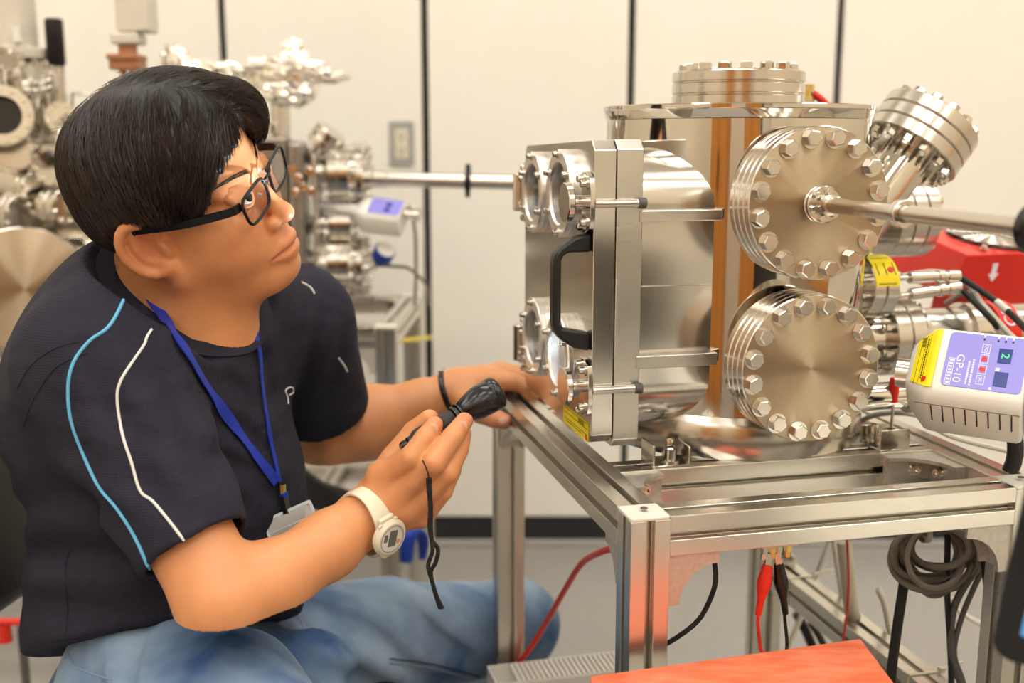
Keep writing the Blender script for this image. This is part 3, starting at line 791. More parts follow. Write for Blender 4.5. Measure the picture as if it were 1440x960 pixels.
# ------------------------------------------------------------------ things on and round the stand
def gauge_box(name, label, m, group, big=True, s=1.0):
    """white gauge head: local x along its length, y across the printed face, z out of that face"""
    t = thing(name, label, 'gauge', tuple(m.translation), group)
    l, w_, h = 0.150*s, 0.092*s, 0.072*s
    # housing: printed face on top, chamfered at the tube end
    sec = [(-w_/2, -h), (w_/2, -h), (w_/2, -0.012), (w_/2-0.006, -0.003), (w_/2-0.012, 0), (-w_/2+0.012, 0), (-w_/2+0.006, -0.003), (-w_/2, -0.012)]
    st = [(-l/2, 0.55), (-l/2+0.006*s, 0.66), (-l/2+0.026*s, 0.97), (-l/2+0.034*s, 1.0), (l/2-0.006, 1.0), (l/2, 0.96)]
    V, F = [], []
    n = len(sec)
    for x, k in st:
        V += [(x, y*k, -h/2+(z+h/2)*k) for y, z in sec]
    for i in range(len(st)-1):
        F += [(i*n+j, i*n+(j+1) % n, (i+1)*n+(j+1) % n, (i+1)*n+j) for j in range(n)]
    F += [tuple(range(n-1, -1, -1)), tuple(range((len(st)-1)*n, len(st)*n))]
    b = obj('housing', (V, F), 'wht', t, m, sm=50, bev=0.003, bseg=3)
    p = obj('printed_panel', prism(rrect(0.098*s, 0.066*s, 0.006*s, 5, 0.022*s, 0.002*s), 0, 0.0008), 'pur', b, m, sm=0)
    if not big:
        return t, b
    # vents on the face towards -y
    for k in range(8):
        obj('vent_slot', box(0.0016, 0.0006, 0.030, (-0.036+k*0.0142, -w_/2-0.0001, -h/2+0.004)), 'blk', b, m, sm=0)
    obj('panel_joint', box(0.130, 0.0005, 0.0007, (0.008, -w_/2-0.0001, -0.0155)), 'dgry', b, m, sm=0)
    # lettering reads from the far edge towards the near edge
    rot = Matrix.Rotation(-PI/2, 4, 'Z')
    text('lettering', 'GP-10', 0.0135, 'wink', p, m @ TR(-0.0085, -0.009, 0.0009) @ rot)
    g = [box(0.0065, 0.0006, 0.0002, (-0.0185, 0.0025, 0.0009)), box(0.0065, 0.0006, 0.0002, (-0.0185, -0.030, 0.0009)), box(0.0006, 0.033, 0.0002, (-0.0220, -0.0138, 0.0009)), box(0.0006, 0.033, 0.0002, (-0.0152, -0.0138, 0.0009))]
    for k in range(8): g.append(box(0.0042, 0.0022, 0.0002, (-0.0186, 0.0002-k*0.0039, 0.0009)))
    for k in range(11):
        g.append(box(0.0022, 0.0018, 0.0002, (0.0035, 0.000-k*0.0026, 0.0009)))
        g.append(box(0.0022, 0.0018, 0.0002, (0.0085, 0.003-k*0.0030, 0.0009)))
    for k in range(4):
        y = 0.0185-k*0.0128
        for dx in (-0.0047, 0.0047): g.append(box(0.0006, 0.0108, 0.0002, (0.0205+dx, y, 0.0009)))
        for dy in (-0.0052, 0.0052): g.append(box(0.0098, 0.0006, 0.0002, (0.0205, y+dy, 0.0009)))
    for k in range(4): g.append(box(0.0018, 0.0022, 0.0002, ((0.016, 0.033, 0.042, 0.051)[k], 0.0335, 0.0009)))
    g.append(box(0.005, 0.004, 0.0002, (0.0385, -0.005, 0.0009))); g.append(box(0.003, 0.003, 0.0002, (0.034, -0.0285, 0.0009)))
    obj('white_marks', g, 'wink', p, m, sm=0)
    text('button_mark', 'DO', 0.0055, 'wink', p, m @ TR(0.0205, 0.0185, 0.0009) @ rot)
    text('button_mark', 'SC', 0.0055, 'wink', p, m @ TR(0.0205, -0.0199, 0.0009) @ rot)
    for y, d in ((0.0057, 1), (-0.0071, -1)):
        obj('arrow_button', prism([(-0.0035, -0.0026), (0.0035, -0.0026), (0.0035, 0.0012), (0, 0.0036), (-0.0035, 0.0012)] if d > 0 else [(-0.0035, 0.0026), (-0.0035, -0.0012), (0, -0.0036), (0.0035, -0.0012), (0.0035, 0.0026)], 0.0007, 0.0012), 'redp', p, m @ TR(0.0205, y, 0), sm=0)
    for k, x in enumerate((0.016, 0.033, 0.042, 0.051)):
        obj('pin_hole', cyl(0.0014, 0.0007, 0.001, 14), 'blk', p, m @ TR(x, 0.0295, 0), sm=0)
    for y, dg in ((0.0118, '2'), (-0.0165, '')):
        dsp = obj('display', box(0.0165, 0.0175, 0.0006, (0.0445, y, 0.0010)), 'navyd', p, m, sm=0)
        if dg:
            text('digit', dg, 0.0135, 'green', dsp, m @ TR(0.0445, y, 0.0014) @ rot)
    # yellow label folded over the slanting end
    x0, x1 = -l/2+0.008*s, -l/2+0.033*s
    k0, k1 = 0.70, 1.0
    V = []
    for x, k in ((x0, k0), (x1-0.003, 0.985), (x1, 1.0), (x1+0.005, 1.0)):
        zz = -h/2+(h/2)*k+0.0016
        V += [(x, -(w_/2-0.010)*k, zz), (x, (w_/2-0.010)*k, zz)]
    V += [(x, y, z-0.0005) for x, y, z in V]
    F = []
    for i in range(3):
        a = i*2
        F += [(a, a+2, a+3, a+1), (a+8, a+9, a+11, a+10), (a, a+8, a+10, a+2), (a+1, a+3, a+11, a+9)]
    F += [(0, 1, 9, 8), (6, 14, 15, 7)]
    yl = obj('yellow_label', (V, F), 'yel', b, m, sm=30)
    d = Vector((x1-0.003-x0, 0, (0.985-0.70)*h/2)); ang = math.atan2(d.z, d.x)
    ml = m @ TR((x0+x1)/2-0.0015, 0, -h/2+(h/2)*0.8425+0.0018) @ RY(-ang)
    ln = [box(0.0005, 0.060, 0.0002, (q, 0, 0)) for q in (-0.006, 0.0, 0.006)]
    for k in range(16): ln.append(box(0.0018, 0.0022, 0.0002, (0.003, -0.024+k*0.0032, 0)))
    for k in range(7): ln.append(box(0.0045, 0.001, 0.0002, (-0.003, 0.016+k*0.0018, 0)))
    obj('print', ln, 'ink', yl, ml, sm=0)
    obj('red_dot', cyl(0.0036, 0, 0.0005, 18), 'redp', yl, ml @ TR(0.008, -0.026, -0.0002), sm=0)
    return t, b

def right_side():
    # gauge head held by the lower side tube
    xa = Vector((0.865, -0.495, -0.03)).normalized()
    c = at(1361, 533, 1.13)
    ph = math.radians(44)
    ya0 = Vector((-xa.y, xa.x, 0)).normalized()          # level, pointing away
    if ya0.y < 0: ya0 = -ya0
    up = xa.cross(ya0)
    n = (up*math.sin(ph)-ya0*math.cos(ph)).normalized()
    y = n.cross(xa)
    m = Matrix((xa*0.77, y, n)).transposed().to_4x4()
    m.translation = c+n*0.032
    t, b = gauge_box('gauge_head', 'white gauge head with lilac panel reading GP-10 beside the steel chamber', m, 'white gauge heads with lilac panels')
    obj('neck', cyl(0.0155, -0.092, -0.070, 24), 'bolt', b, m @ TR(0, 0, -0.036) @ RY(PI/2))
    obj('plug_shell', [bx(0.040, 0.072, -0.022, 0.022, -0.112, -0.0715)], 'dgry', b, m, bev=0.004)
    obj('plug_hood', [bx(0.0755, 0.098, -0.030, 0.034, -0.075, -0.008)], 'blu', b, m, bev=0.004)
    e = m @ Vector((0.056, 0, -0.115))
    o = obj('cable', tube([e, e+Vector((0.004, 0.0, -0.04)), e+Vector((-0.01, 0.02, -0.12)), e+Vector((0.03, 0.05, -0.3)), e+Vector((0.05, 0.1, -0.42))], 0.0085, 10), 'rub')
    tag(o, 'thick black cable hanging from the gauge head with the GP-10 panel', 'cable')

    # red fan housing
    c0 = tb(0.66, 0.50, 0.105)
    ang = 0.237+0.0
    m = TBL @ TR(0.752, 0.545, 0.112) @ RZ(0.10) @ RX(0.20)
    t = thing('fan_housing', 'red fan housing with a round wire guard on top, behind the gauge head', 'fan', tuple(m.translation))
    prof = [(-0.105, -0.020), (0.10, -0.075), (0.13, -0.075), (0.13, 0.078), (0.04, 0.078), (-0.075, 0.095), (-0.085, 0.095)]
    prof = [(-0.120, 0.030), (-0.098, 0.094), (0.13, 0.094), (0.13, -0.085), (-0.010, -0.085), (-0.012, -0.010), (-0.06, 0.030)]
    sh = obj('shell', xf(prism(prof[::-1], -0.075, 0.075), basis((0, 0, 0), (1, 0, 0), (0, 0, 1))), 'red', t, m, sm=0, bev=0.002)
    top = m @ TR(0.012, 0.002, 0.094)
    obj('fan_opening', cyl(0.068, 0.0003, 0.001, 48), 'blk', sh, top, sm=0)
    hub = obj('fan_hub', cyl(0.022, 0.001, 0.003, 32), 'dgry', sh, top)
    for k in range(7):
        a = 2*PI*k/7
        mm = top @ RZ(a)
        if k == 0: bl = obj('fan_blade', ([(0.020, -0.012, 0.0012), (0.064, -0.020, 0.0012), (0.064, 0.022, 0.004), (0.020, 0.010, 0.003), (0.020, -0.012, 0.0016), (0.064, -0.020, 0.0016), (0.064, 0.022, 0.0044), (0.020, 0.010, 0.0034)], [(0, 3, 2, 1), (4, 5, 6, 7), (0, 1, 5, 4), (1, 2, 6, 5), (2, 3, 7, 6), (3, 0, 4, 7)]), 'dgry', hub, mm, sm=0)
        else: copy(bl, mm, hub)
    g = [lathe([(r+0.0014*math.cos(q), 0.007+0.0014*math.sin(q)) for q in [PI/3*k for k in range(6)]], 40, True) for r in (0.016, 0.026, 0.036, 0.046, 0.056, 0.066)]
    for k in range(8):
        a = 2*PI*k/8+0.2
        g.append(tube([(0.012*math.cos(a), 0.012*math.sin(a), 0.009), (0.072*math.cos(a+0.25), 0.072*math.sin(a+0.25), 0.006)], 0.0016, 6, 1))
    g.append(cyl(0.014, 0.005, 0.010, 24))
    gd = obj('wire_guard', g, 'bolt', sh, top)
    small_screws(gd, top, [(sx*0.066, sy*0.058, 0.002) for sx in (-1, 1) for sy in (-1, 1)], 0.0042, 0.006, 'fanscrew')
    ar = [(-0.0045, -0.012), (0.0045, -0.012), (0.0045, 0.004), (0.0095, 0.004), (0, 0.016), (-0.0095, 0.004), (-0.0045, 0.004)]
    # white arrow on the near face, pointing down
    obj('white_arrow', xf(prism(ar, 0, 0.0005), Matrix.Rotation(PI, 4, 'Z')), 'wink', sh, m @ AX((-0.045, -0.0752, 0.068), (0, -1, 0)), sm=0)
    obj('bracket_leg', [bx(0.05, 0.11, -0.05, 0.05, -0.16, -0.085), bx(-0.30, 0.11, -0.012, 0.012, -0.1625, -0.1585)], 'dgry', t, m, sm=0, bev=0.002)

    # coaxial cables from the two plugs
    for i, (pts, lab) in enumerate((([(1375, 404, 0), (1396, 420, -0.015), (1422, 442, -0.05), (1450, 470, -0.10)], 'black coaxial cable with white sleeve from the upper plug of the yellow labelled port'),
                                    ([(1372, 438, 0), (1392, 447, -0.02), (1404, 462, -0.02), (1412, 480, 0.02)], 'black coaxial cable with white sleeve from the lower plug of the yellow labelled port'))):
        p0 = PLUG[i]
        base = p0.y
        P = [p0]+[at(x, y_, base+d) for x, y_, d in pts[1:]]
        t = thing('coaxial_cable', lab, 'cable', tuple(p0))
        obj('jacket', tube(P, 0.0042, 10), 'rub', t)
        q = smooth_path(P, 6)
        k = 7 if i == 0 else 11
        obj('white_sleeve', tube(q[k:k+5], 0.0050, 10, 1), 'wht', t)
    # white cables drooping past the plugs
    y0 = PLUG[0].y
    for pts, r, lab in (([(1268, 388, 0.02), (1312, 382, 0.03), (1352, 392, 0.02), (1384, 430, -0.01), (1420, 470, -0.04), (1446, 492, -0.06)], 0.0036, 'white cable looping over the two steel plugs towards the red fan'),
                        ([(1330, 426, 0.05), (1362, 412, 0.02), (1400, 452, -0.02), (1446, 500, -0.05)], 0.0032, 'white cable running beneath the upper plug down past the red band')):
        tag(obj('white_cable', tube([at(x, y_, y0+d) for x, y_, d in pts], r, 8), 'wcab'), lab, 'cable')
    # white cable lying over the right rail below the gauge head
    tag(obj('white_cable', tube([tb(0.40, 0.30, -0.02), tb(0.402, 0.26, 0.010), tb(0.42, 0.235, 0.022), tb(0.46, 0.23, 0.016), tb(0.50, 0.22, -0.01), tb(0.60, 0.15, -0.03), tb(0.72, 0.10, -0.06)], 0.0035, 8), 'wcab'), 'white cable arching over the right rail below the gauge head', 'cable')
    # black armoured lead at the right edge
    tag(obj('black_lead', tube([tb(0.49, 0.10, -0.05), tb(0.53, 0.09, -0.012), tb(0.60, 0.07, 0.012), tb(0.70, 0.05, 0.03)], 0.0062, 10), 'rub'), 'black lead rising from the stand towards the right edge under the gauge', 'cable')
    # red handled screwdriver standing behind the lower flange
    c = at(1256, 565, 1.28)
    t = thing('screwdriver', 'small screwdriver with red handle upright behind the lower flange', 'screwdriver', tuple(c))
    obj('grip', lathe([(0, 0.03), (0.005, 0.029), (0.0065, 0.02), (0.005, 0.004), (0.006, 0), (0, -0.002)], 16), 'redp', t, TR(*c))
    obj('shaft', cyl(0.002, -0.055, 0.0, 10), 'bolt', t, TR(*c))
    # valve with red grip behind the chamber top
    c = at(1146, 146, 1.56)
    t = thing('brass_valve', 'brass valve with red lever rising behind the chamber lid', 'valve', tuple(c))
    obj('valve_body', [cyl(0.009, -0.09, 0.004, 6), cyl(0.0055, 0.004, 0.014, 16), cyl(0.0085, 0.012, 0.020, 6)], 'gold', t, TR(c.x-0.010, c.y, c.z+0.006))
    obj('side_nut', cyl(0.007, -0.014, 0.014, 6), 'bolt', t, TR(c.x-0.014, c.y, c.z) @ RX(PI/2))
    obj('lever', tube([(c.x-0.004, c.y, c.z+0.014), (c.x+0.008, c.y, c.z+0.006), (c.x+0.022, c.y, c.z-0.008)], 0.0052, 8), 'redp', t)

    # orange board: trapezoid side table in front of the stand
    z = 0.61
    P = [(0.0725, 0.957), (0.3475, 1.036), (0.3515, 0.855), (0.0725, 0.785)]
    t = thing('side_table', 'narrow orange red side table with a thin board top in front of the stand', 'table', (0.21, 0.8, 0))
    obj('table_top', prism(P[::-1], z-0.018, z), 'wood', t, TR(0, 0, 0), sm=0, bev=0.0015)
    for x, y_ in ((0.10, 0.935), (0.32, 0.995), (0.32, 0.875), (0.10, 0.82)):
        obj('leg', cyl(0.012, 0, z-0.018, 16), 'dgry', t, TR(x, y_, 0))

    # terminals under the front rail with two crocodile clips
    t = thing('terminal_strip', 'small brass terminal posts under the front rail of the stand', 'terminal', tuple(tb(0.158, 0.02, -0.05)))
    for i, x in enumerate((0.146, 0.155, 0.162, 0.172)):
        obj('terminal_post', [cyl(0.0034, -0.058, -0.040, 12), cyl(0.0042, -0.052, -0.046, 6)], ('bolt', 'gold', 'bolt', 'gold')[i], t, TBL @ TR(x, 0.016, 0))
    obj('terminal_base', bx(0.140, 0.178, 0.008, 0.024, -0.0445, -0.040), 'wht', t, TBL, sm=0)
    def clip(pt, pb, mt, lab, wire):
        d = (pt-pb)
        m_ = AX(pb, d)
        l = d.length
        t = thing('crocodile_clip', lab, 'clip', tuple(pb), 'crocodile clips under the front rail')
        obj('sleeve', [lathe([(0.0032, -0.012), (0.0038, 0.004), (0.0068, l*0.38), (0.0075, l*0.50), (0.0050, l*0.92), (0.0040, l*0.94), (0, l*0.94)], 20)], mt, t, m_)
        obj('jaw', [box(0.006, 0.0012, 0.014, (0, 0.0022, l+0.002)), box(0.006, 0.0012, 0.014, (0, -0.0022, l+0.002))], 'bolt', t, m_, sm=0)
        obj('wire', tube([pb+d.normalized()*-0.008]+wire, 0.0018, 8), mt, t)
    clip(tb(0.151, 0.016, -0.062), tb(0.1435, 0.014, -0.104), 'redp', 'red crocodile clip on the terminals under the front rail', [tb(0.141, 0.012, -0.125), tb(0.144, 0.010, -0.15), tb(0.150, 0.006, -0.18), tb(0.155, 0.02, -0.35), tb(0.17, 0.1, -0.65), tb(0.18, 0.15, -0.742)])
    clip(tb(0.162, 0.016, -0.062), tb(0.1695, 0.014, -0.106), 'gloss', 'black crocodile clip on the terminals under the front rail', [tb(0.171, 0.013, -0.125), tb(0.174, 0.012, -0.15), tb(0.171, 0.008, -0.18), tb(0.18, 0.03, -0.40), tb(0.20, 0.12, -0.65), tb(0.205, 0.16, -0.742)])
    # red and black leads at the left post
    Y = 1.35
    P = [at(864, 771, 1.20), at(845, 776, 1.24), at(818, 792, 1.33), at(795, 828, 1.42), at(772, 868, 1.49), at(748, 908, 1.53), at(719, 943, 1.555)]
    t = thing('red_lead', 'red cable swooping from the front post down to the rear left post', 'cable', tuple(P[0]))
    obj('jacket', tube([at(890, 768, 1.16)]+P, 0.0042, 10), 'redp', t)
    P = [at(1000, 778, 1.10), at(1006, 800, 1.10), at(1004, 828, 1.09), at(985, 868, 1.09), at(955, 894, 1.09), at(925, 910, 1.10), at(880, 925, 1.12)]
    tag(obj('black_lead', tube([at(988, 770, 1.11)]+P, 0.0028, 8), 'rub'), 'thin black lead curving below the left front corner bracket', 'cable')
    # grey cable coil hanging under the right end of the front rail
    t = thing('cable_coil', 'bundled coil of grey cable hanging under the right end of the front rail', 'cable', tuple(tb(0.40, 0.10, -0.1)))
    rnd = random.Random(3)
    for k in range(11):
        cx = 1312+rnd.uniform(-14, 14); rx = 50+rnd.uniform(-12, 12); d = rnd.uniform(0, 0.05)
        low = 800+rnd.uniform(-12, 34)
        pts = []
        for i in range(14):
            a = 2*PI*i/14
            px = cx+rx*math.cos(a); py = (low+742)/2+(low-742)/2*math.sin(a)
            pts.append(at(px, py, 1.19+d+0.02*math.cos(a+k)))
        obj('cable_turn', tube(pts, 0.0034, 8, 4, closed=True), 'gry', t)
    obj('cable_tie', ring(0.010, 0.0125, -0.003, 0.003, 20), 'wcab', t, AX(at(1300, 748, 1.22), (1, 0.2, 0)))
    obj('loose_loop', tube([at(1262, 745, 1.2), at(1278, 800, 1.2), at(1305, 836, 1.2), at(1335, 828, 1.2), at(1352, 790, 1.2), at(1362, 745, 1.22)], 0.0032, 8), 'gry', t)
    for pts, r, mt, lab in (([(1278, 745), (1272, 812), (1262, 880), (1252, 960), (1240, 1100)], 0.0062, 'rub', 'thick black cable hanging straight down left of the grey coil'),
                            ([(1333, 745), (1332, 830), (1336, 900), (1338, 960), (1340, 1100)], 0.0038, 'rub', 'thin black cable hanging below the grey coil'),
                            ([(1392, 782), (1362, 815), (1340, 860), (1338, 920), (1352, 965), (1370, 1060)], 0.0046, 'dgry', 'dark grey cable curving down beside the right post, outer one'),
                            ([(1390, 786), (1370, 825), (1350, 875), (1342, 920), (1356, 965), (1376, 1060)], 0.0034, 'dgry', 'dark grey cable curving down beside the right post, inner one')):
        tag(obj('hanging_cable', tube([at(x, y_, 1.22) for x, y_ in pts], r, 8), mt), lab, 'cable')
    # pale hoses and ties by the low rail
    h = [at(1187, 762, 1.42), at(1191, 800, 1.42), at(1196, 850, 1.42), at(1203, 880, 1.43), at(1212, 960, 1.45), at(1216, 1060, 1.5)]
    q = smooth_path(h, 6)
    t = thing('corrugated_hose', 'ivory corrugated hose hanging behind the low right rail', 'hose', tuple(h[0]))
    obj('hose_wall', tube(q, 0.0088, 12, 1), 'cream', t)
    tot = 90
    fine = smooth_path(h, 20)
    g = []
    for i in range(0, len(fine)-1):
        g.append(xf(ring(0.0085, 0.0100, -0.0008, 0.0008, 16), AX(fine[i], fine[i+1]-fine[i])))
    obj('hose_ribs', g, 'cream', t, kind='stuff')
    for pts, r, mt, lab, Y in (([(1190, 745), (1193, 800), (1192, 850), (1185, 905), (1180, 960), (1170, 1080)], 0.0016, 'redp', 'thin red wire in front of the ivory corrugated hose', 1.36),
                               ([(1172, 745), (1150, 805), (1125, 870), (1098, 935), (1080, 1000)], 0.0042, 'wcab', 'white cable slanting down left of the corrugated hose', 1.62),
                               ([(1170, 745), (1178, 800), (1186, 850), (1196, 905)], 0.0038, 'wcab', 'white cable hanging straight left of the corrugated hose', 1.5),
                               ([(1120, 862), (1132, 885), (1145, 915), (1160, 960), (1180, 1060)], 0.0075, 'rub', 'thick black hose low behind the rear right post', 1.66),
                               ([(1140, 875), (1155, 900), (1172, 940), (1190, 1010)], 0.0055, 'rub', 'thinner black hose low behind the rear right post', 1.64),
                               ([(1234, 828), (1244, 850), (1250, 880), (1256, 905), (1262, 960)], 0.0042, 'wcab', 'short white stub of cable sticking up behind the low rail', 1.40),
                               ([(1340, 840), (1346, 855), (1370, 872), (1400, 880), (1440, 860)], 0.0036, 'wcab', 'white cable sagging behind the right post', 1.5)):
        tag(obj('cable', tube([at(x, y_, Y) for x, y_ in pts], r, 8), mt), lab, 'cable')
    # cable ties round the low right rail
    for i, (y_, lab) in enumerate(((0.47, 'ivory cable tie round the far part of the low rail'), (0.16, 'ivory cable tie round the near part of the low rail'))):
        m_ = TBL @ TR(L-0.02, y_, -0.308)
        t = thing('cable_tie', lab, 'cable tie', tuple(m_.translation), 'cable ties on the low rail')
        obj('band', [bx(-0.0215, 0.0215, -0.002, 0.002, 0.0202, 0.0214), bx(-0.0215, -0.0203, -0.002, 0.002, -0.0214, 0.0214), bx(0.0203, 0.0215, -0.002, 0.002, -0.0214, 0.0214), bx(-0.0215, 0.0215, -0.002, 0.002, -0.0214, -0.0202)], 'cream', t, m_, sm=0)
        obj('tie_head', [box(0.007, 0.006, 0.006, (0.024, 0, 0.0225)), tube([(0.026, 0, 0.0235), (0.045, 0.003, 0.026), (0.056, 0.004, 0.027)], 0.0018, 6)], 'cream', t, m_, sm=30)

    # monitor at the right edge, on an added low white cabinet out of frame
    bl = at(1391, 917, 0.72); tl = at(1441, 690, 0.69)
    t = thing('monitor', 'black framed monitor with a lit blue screen at the lower right', 'monitor', (bl.x+0.16, bl.y+0.06, 0.66))
    up = (tl-bl).normalized()
    xdir = at(1500, 952, 0.70)-bl; xdir = (xdir-up*up.dot(xdir)).normalized()
    m = Matrix((xdir, up, xdir.cross(up))).transposed().to_4x4()
    m.translation = bl
    W_, H_ = 0.30, 0.22
    obj('bezel', prism(rrect(W_, H_, 0.016, 6, W_/2, H_/2), -0.012, 0.004, [rrect(W_-0.032, H_-0.036, 0.003, 3, W_/2, H_/2+0.002)[::-1]]), 'gloss', t, m, bev=0.002)
    obj('screen', bx(0.016, W_-0.016, 0.020, H_-0.016, -0.006, 0.0005), 'screen', t, m, sm=0)
    obj('back_shell', prism(rrect(W_-0.01, H_-0.01, 0.014, 6, W_/2, H_/2), -0.022, -0.012), 'blk', t, m, bev=0.004)
    foot = m @ Vector((W_/2, 0.04, -0.024))
    obj('stand_neck', tube([foot, (foot.x+0.02, foot.y+0.03, 0.68), (foot.x+0.03, foot.y+0.03, 0.600)], 0.012, 12), 'blk', t)
    obj('stand_base', cyl(0.07, 0.585, 0.600, 32, 0.002), 'blk', t, TR(foot.x+0.06, foot.y-0.02, 0))
    t = thing('white_reflector_cabinet', 'unseen low white cabinet added beyond the right edge, monitor support and reflector', 'cabinet', (0.78, 0.65, 0))  # carries the monitor; made solid white to brighten the front post's reflection
    obj('carcass', bx(0.51, 1.05, 0.35, 0.92, 0.0, 0.56), 'wht', t, sm=0)
    obj('cabinet_top', bx(0.50, 1.06, 0.34, 0.93, 0.56, 0.585), 'wht', t, sm=0, bev=0.002)
    for k in range(2):
        d = obj('drawer', bx(0.498, 0.51, 0.36, 0.91, 0.04+k*0.26, 0.28+k*0.26), 'wht', t, sm=0, bev=0.002)
        obj('handle', bx(0.488, 0.498, 0.58, 0.70, 0.15+k*0.26, 0.165+k*0.26), 'bolt', d, sm=0)
right_side()
# ------------------------------------------------------------------ the second chamber behind the person
def crumple(c, rx, ry, rz, seed, n=26, amp=0.22, freq=3.0):
    """crumpled foil lump: an ellipsoid broken into sharp random facets"""
    rnd = random.Random(seed)
    ph = [(Vector((rnd.gauss(0, 1), rnd.gauss(0, 1), rnd.gauss(0, 1))).normalized(), rnd.uniform(0, 6)) for _ in range(26)]
    V, F = [], []
    for i in range(n+1):
        a = PI*i/n
        for j in range(2*n):
            b = 2*PI*j/(2*n)
            d = Vector((math.sin(a)*math.cos(b), math.sin(a)*math.sin(b), math.cos(a)))
            k = 1.0
            for q, (u, p) in enumerate(ph):
                t = (d.dot(u)*freq*(1+q*0.16)+p) % 2
                k += amp/(1+q*0.22)*(abs(t-1)-0.5)
            V.append((c[0]+rx*d.x*k, c[1]+ry*d.y*k, c[2]+rz*d.z*k))
    for i in range(n):
        for j in range(2*n):
            q = (j+1) % (2*n)
            F.append((i*2*n+j, (i+1)*2*n+j, (i+1)*2*n+q, i*2*n+q))
    return V, F

def left_side():
    b2 = TR(-0.222, 2.085, 0.746) @ RZ(-0.03)
    t = thing('profile_stand', 'slotted aluminium stand behind the person against the panelled wall', 'stand', (-0.7, 2.3, 0))
    D = 0.46
    for x, y in ((-0.02, 0.02), (-1.28, 0.02), (-0.02, D-0.02), (-1.28, D-0.02)):
        p = bar(t, b2, (x, y, -0.72), (x, y, -0.003), 'post')
        obj('end_cap', prism(rrect(0.0402, 0.0402, 0.003), 0, 0.0035), 'capp', p, b2 @ TR(x, y, -0.003))
        obj('levelling_foot', cyl(0.018, 0, 0.027, 20), 'blk', p, b2 @ TR(x, y, -0.746))
    for z in (-0.02, -0.42):
        bar(t, b2, (-1.26, 0.02, z), (-0.04, 0.02, z)); bar(t, b2, (-1.26, D-0.02, z), (-0.04, D-0.02, z))
        bar(t, b2, (-0.02, 0.04, z), (-0.02, D-0.04, z)); bar(t, b2, (-1.28, 0.04, z), (-1.28, D-0.04, z))
        bar(t, b2, (-0.20, 0.04, z), (-0.20, D-0.04, z))
    bracket(t, b2 @ basis((-0.04, 0.02, -0.04), (-1, 0, 0), (0, 0, -1)))
    bracket(t, b2 @ basis((-0.04, D-0.04, -0.02), (-1, 0, 0), (0, -1, 0)), 0.062)
    tag(obj('yellow_strap', tube([at(553, 479, 2.13), at(584, 477, 2.42), at(606, 474, 2.89)], 0.005, 8), 'yel'), 'thin yellow strap from the rear stand to the wall joint', 'strap')
    Y = 2.22
    k = Y/1563.0
    def P(px, py, y=Y): return at(px, py, y)
    s = thing('vacuum_chamber', 'blurred second steel chamber behind the person with many flanges and ports', 'chamber', tuple(P(330, 420)))
    c = P(300, 300)
    obj('chamber_body', cyl(0.150, 0.75-0, 1.13, 64, 0.004), 'pol', s, TR(c.x, c.y+0.03, 0))
    a, b = P(382, 192, 2.16), P(436, 402, 2.16)
    obj('front_plate', [bx(a.x-0.05, b.x-0.03, 2.13, 2.19, b.z, a.z)], 'plate', s, sm=0, bev=0.006)
    obj('plate_edge', [bx(b.x-0.028, b.x, 2.12, 2.20, b.z, a.z-0.008)], 'plate', s, sm=0, bev=0.010)
    obj('tall_bar', bx(P(440, 0).x, P(446, 0).x, 2.14, 2.24, P(0, 415).z, P(0, 215).z), 'alumin', s, sm=0, bev=0.002)
    # flanges on the side that faces the long rod
    for (px0, py, r1, r2, r3, ln) in ((440, 245, 0.030, 0.058, 0.072, 0.0), (440, 370, 0.030, 0.052, 0.064, 0.0), (440, 315, 0.022, 0.036, 0.0, 0.0)):
        o = P(px0, py)
        m = TR(*o) @ RY(PI/2)
        obj('port_neck', lathe([(0, 0), (r1, 0), (r1, 0.04), (0, 0.04)], 32), 'pol', s, m)
        body, z = flange(s, m @ TR(0, 0, 0.036), r2, (0.020, 0.022), 0, 0.006, name='flange', face='rim', seg=40)
        bolts(body, m @ TR(0, 0, 0.036), 10, r2*0.82, z, 0.0062, 0.2, 0.045)
        if r3:
            m3 = TR(o.x+0.075, o.y+0.05, o.z-0.01) @ RY(PI/2)
            body, z = flange(s, m3, r3, (0.012, 0.012), 0, 0.006, name='rear_flange', face='rim', seg=40)
            bolts(body, m3, 14, r3*0.86, z, 0.0055, 0.1, 0.03)
    o = P(470, 402)
    m = TR(*o) @ RY(PI/2)
    flange(s, m @ TR(0, 0, -0.03), 0.026, (0.02, 0.02, 0.02), 6, 0.005, name='small_flange', face='rim', seg=32)
    m = AX(P(452, 205), (0.62, -0.1, 0.78))
    obj('slanted_tube', cyl(0.017, -0.08, 0.005, 24), 'pol', s, m)
    flange(s, m, 0.033, (0.016, 0.002, 0.016), 0, 0.005, name='slanted_flange', face='rim', seg=32)
    # row of side bolts left of the plate edge
    small_screws(s, TR(0, 0, 0), [], key='x')
    for i, (px, py) in enumerate(((412, 238), (420, 250), (428, 262), (416, 270), (436, 240), (438, 268))):
        bolts(s, AX(P(px, py, 2.12), (0, -1, 0)), 1, 0.0, 0, 0.0075, 0.1*i)
    # rod that runs to the right behind the big chamber's door
    a, b = P(508, 251), P(760, 257)
    d = (b-a); m = AX(a, d)
    r = obj('transfer_rod', [lathe([(0.020, 0), (0.020, 0.022), (0.0165, 0.024), (0.0165, 0.05), (0.0145, 0.052), (0.0145, d.length+0.18), (0, d.length+0.18)], 32)], 'steel', s, m)
    q = AX(P(658, 254), d)
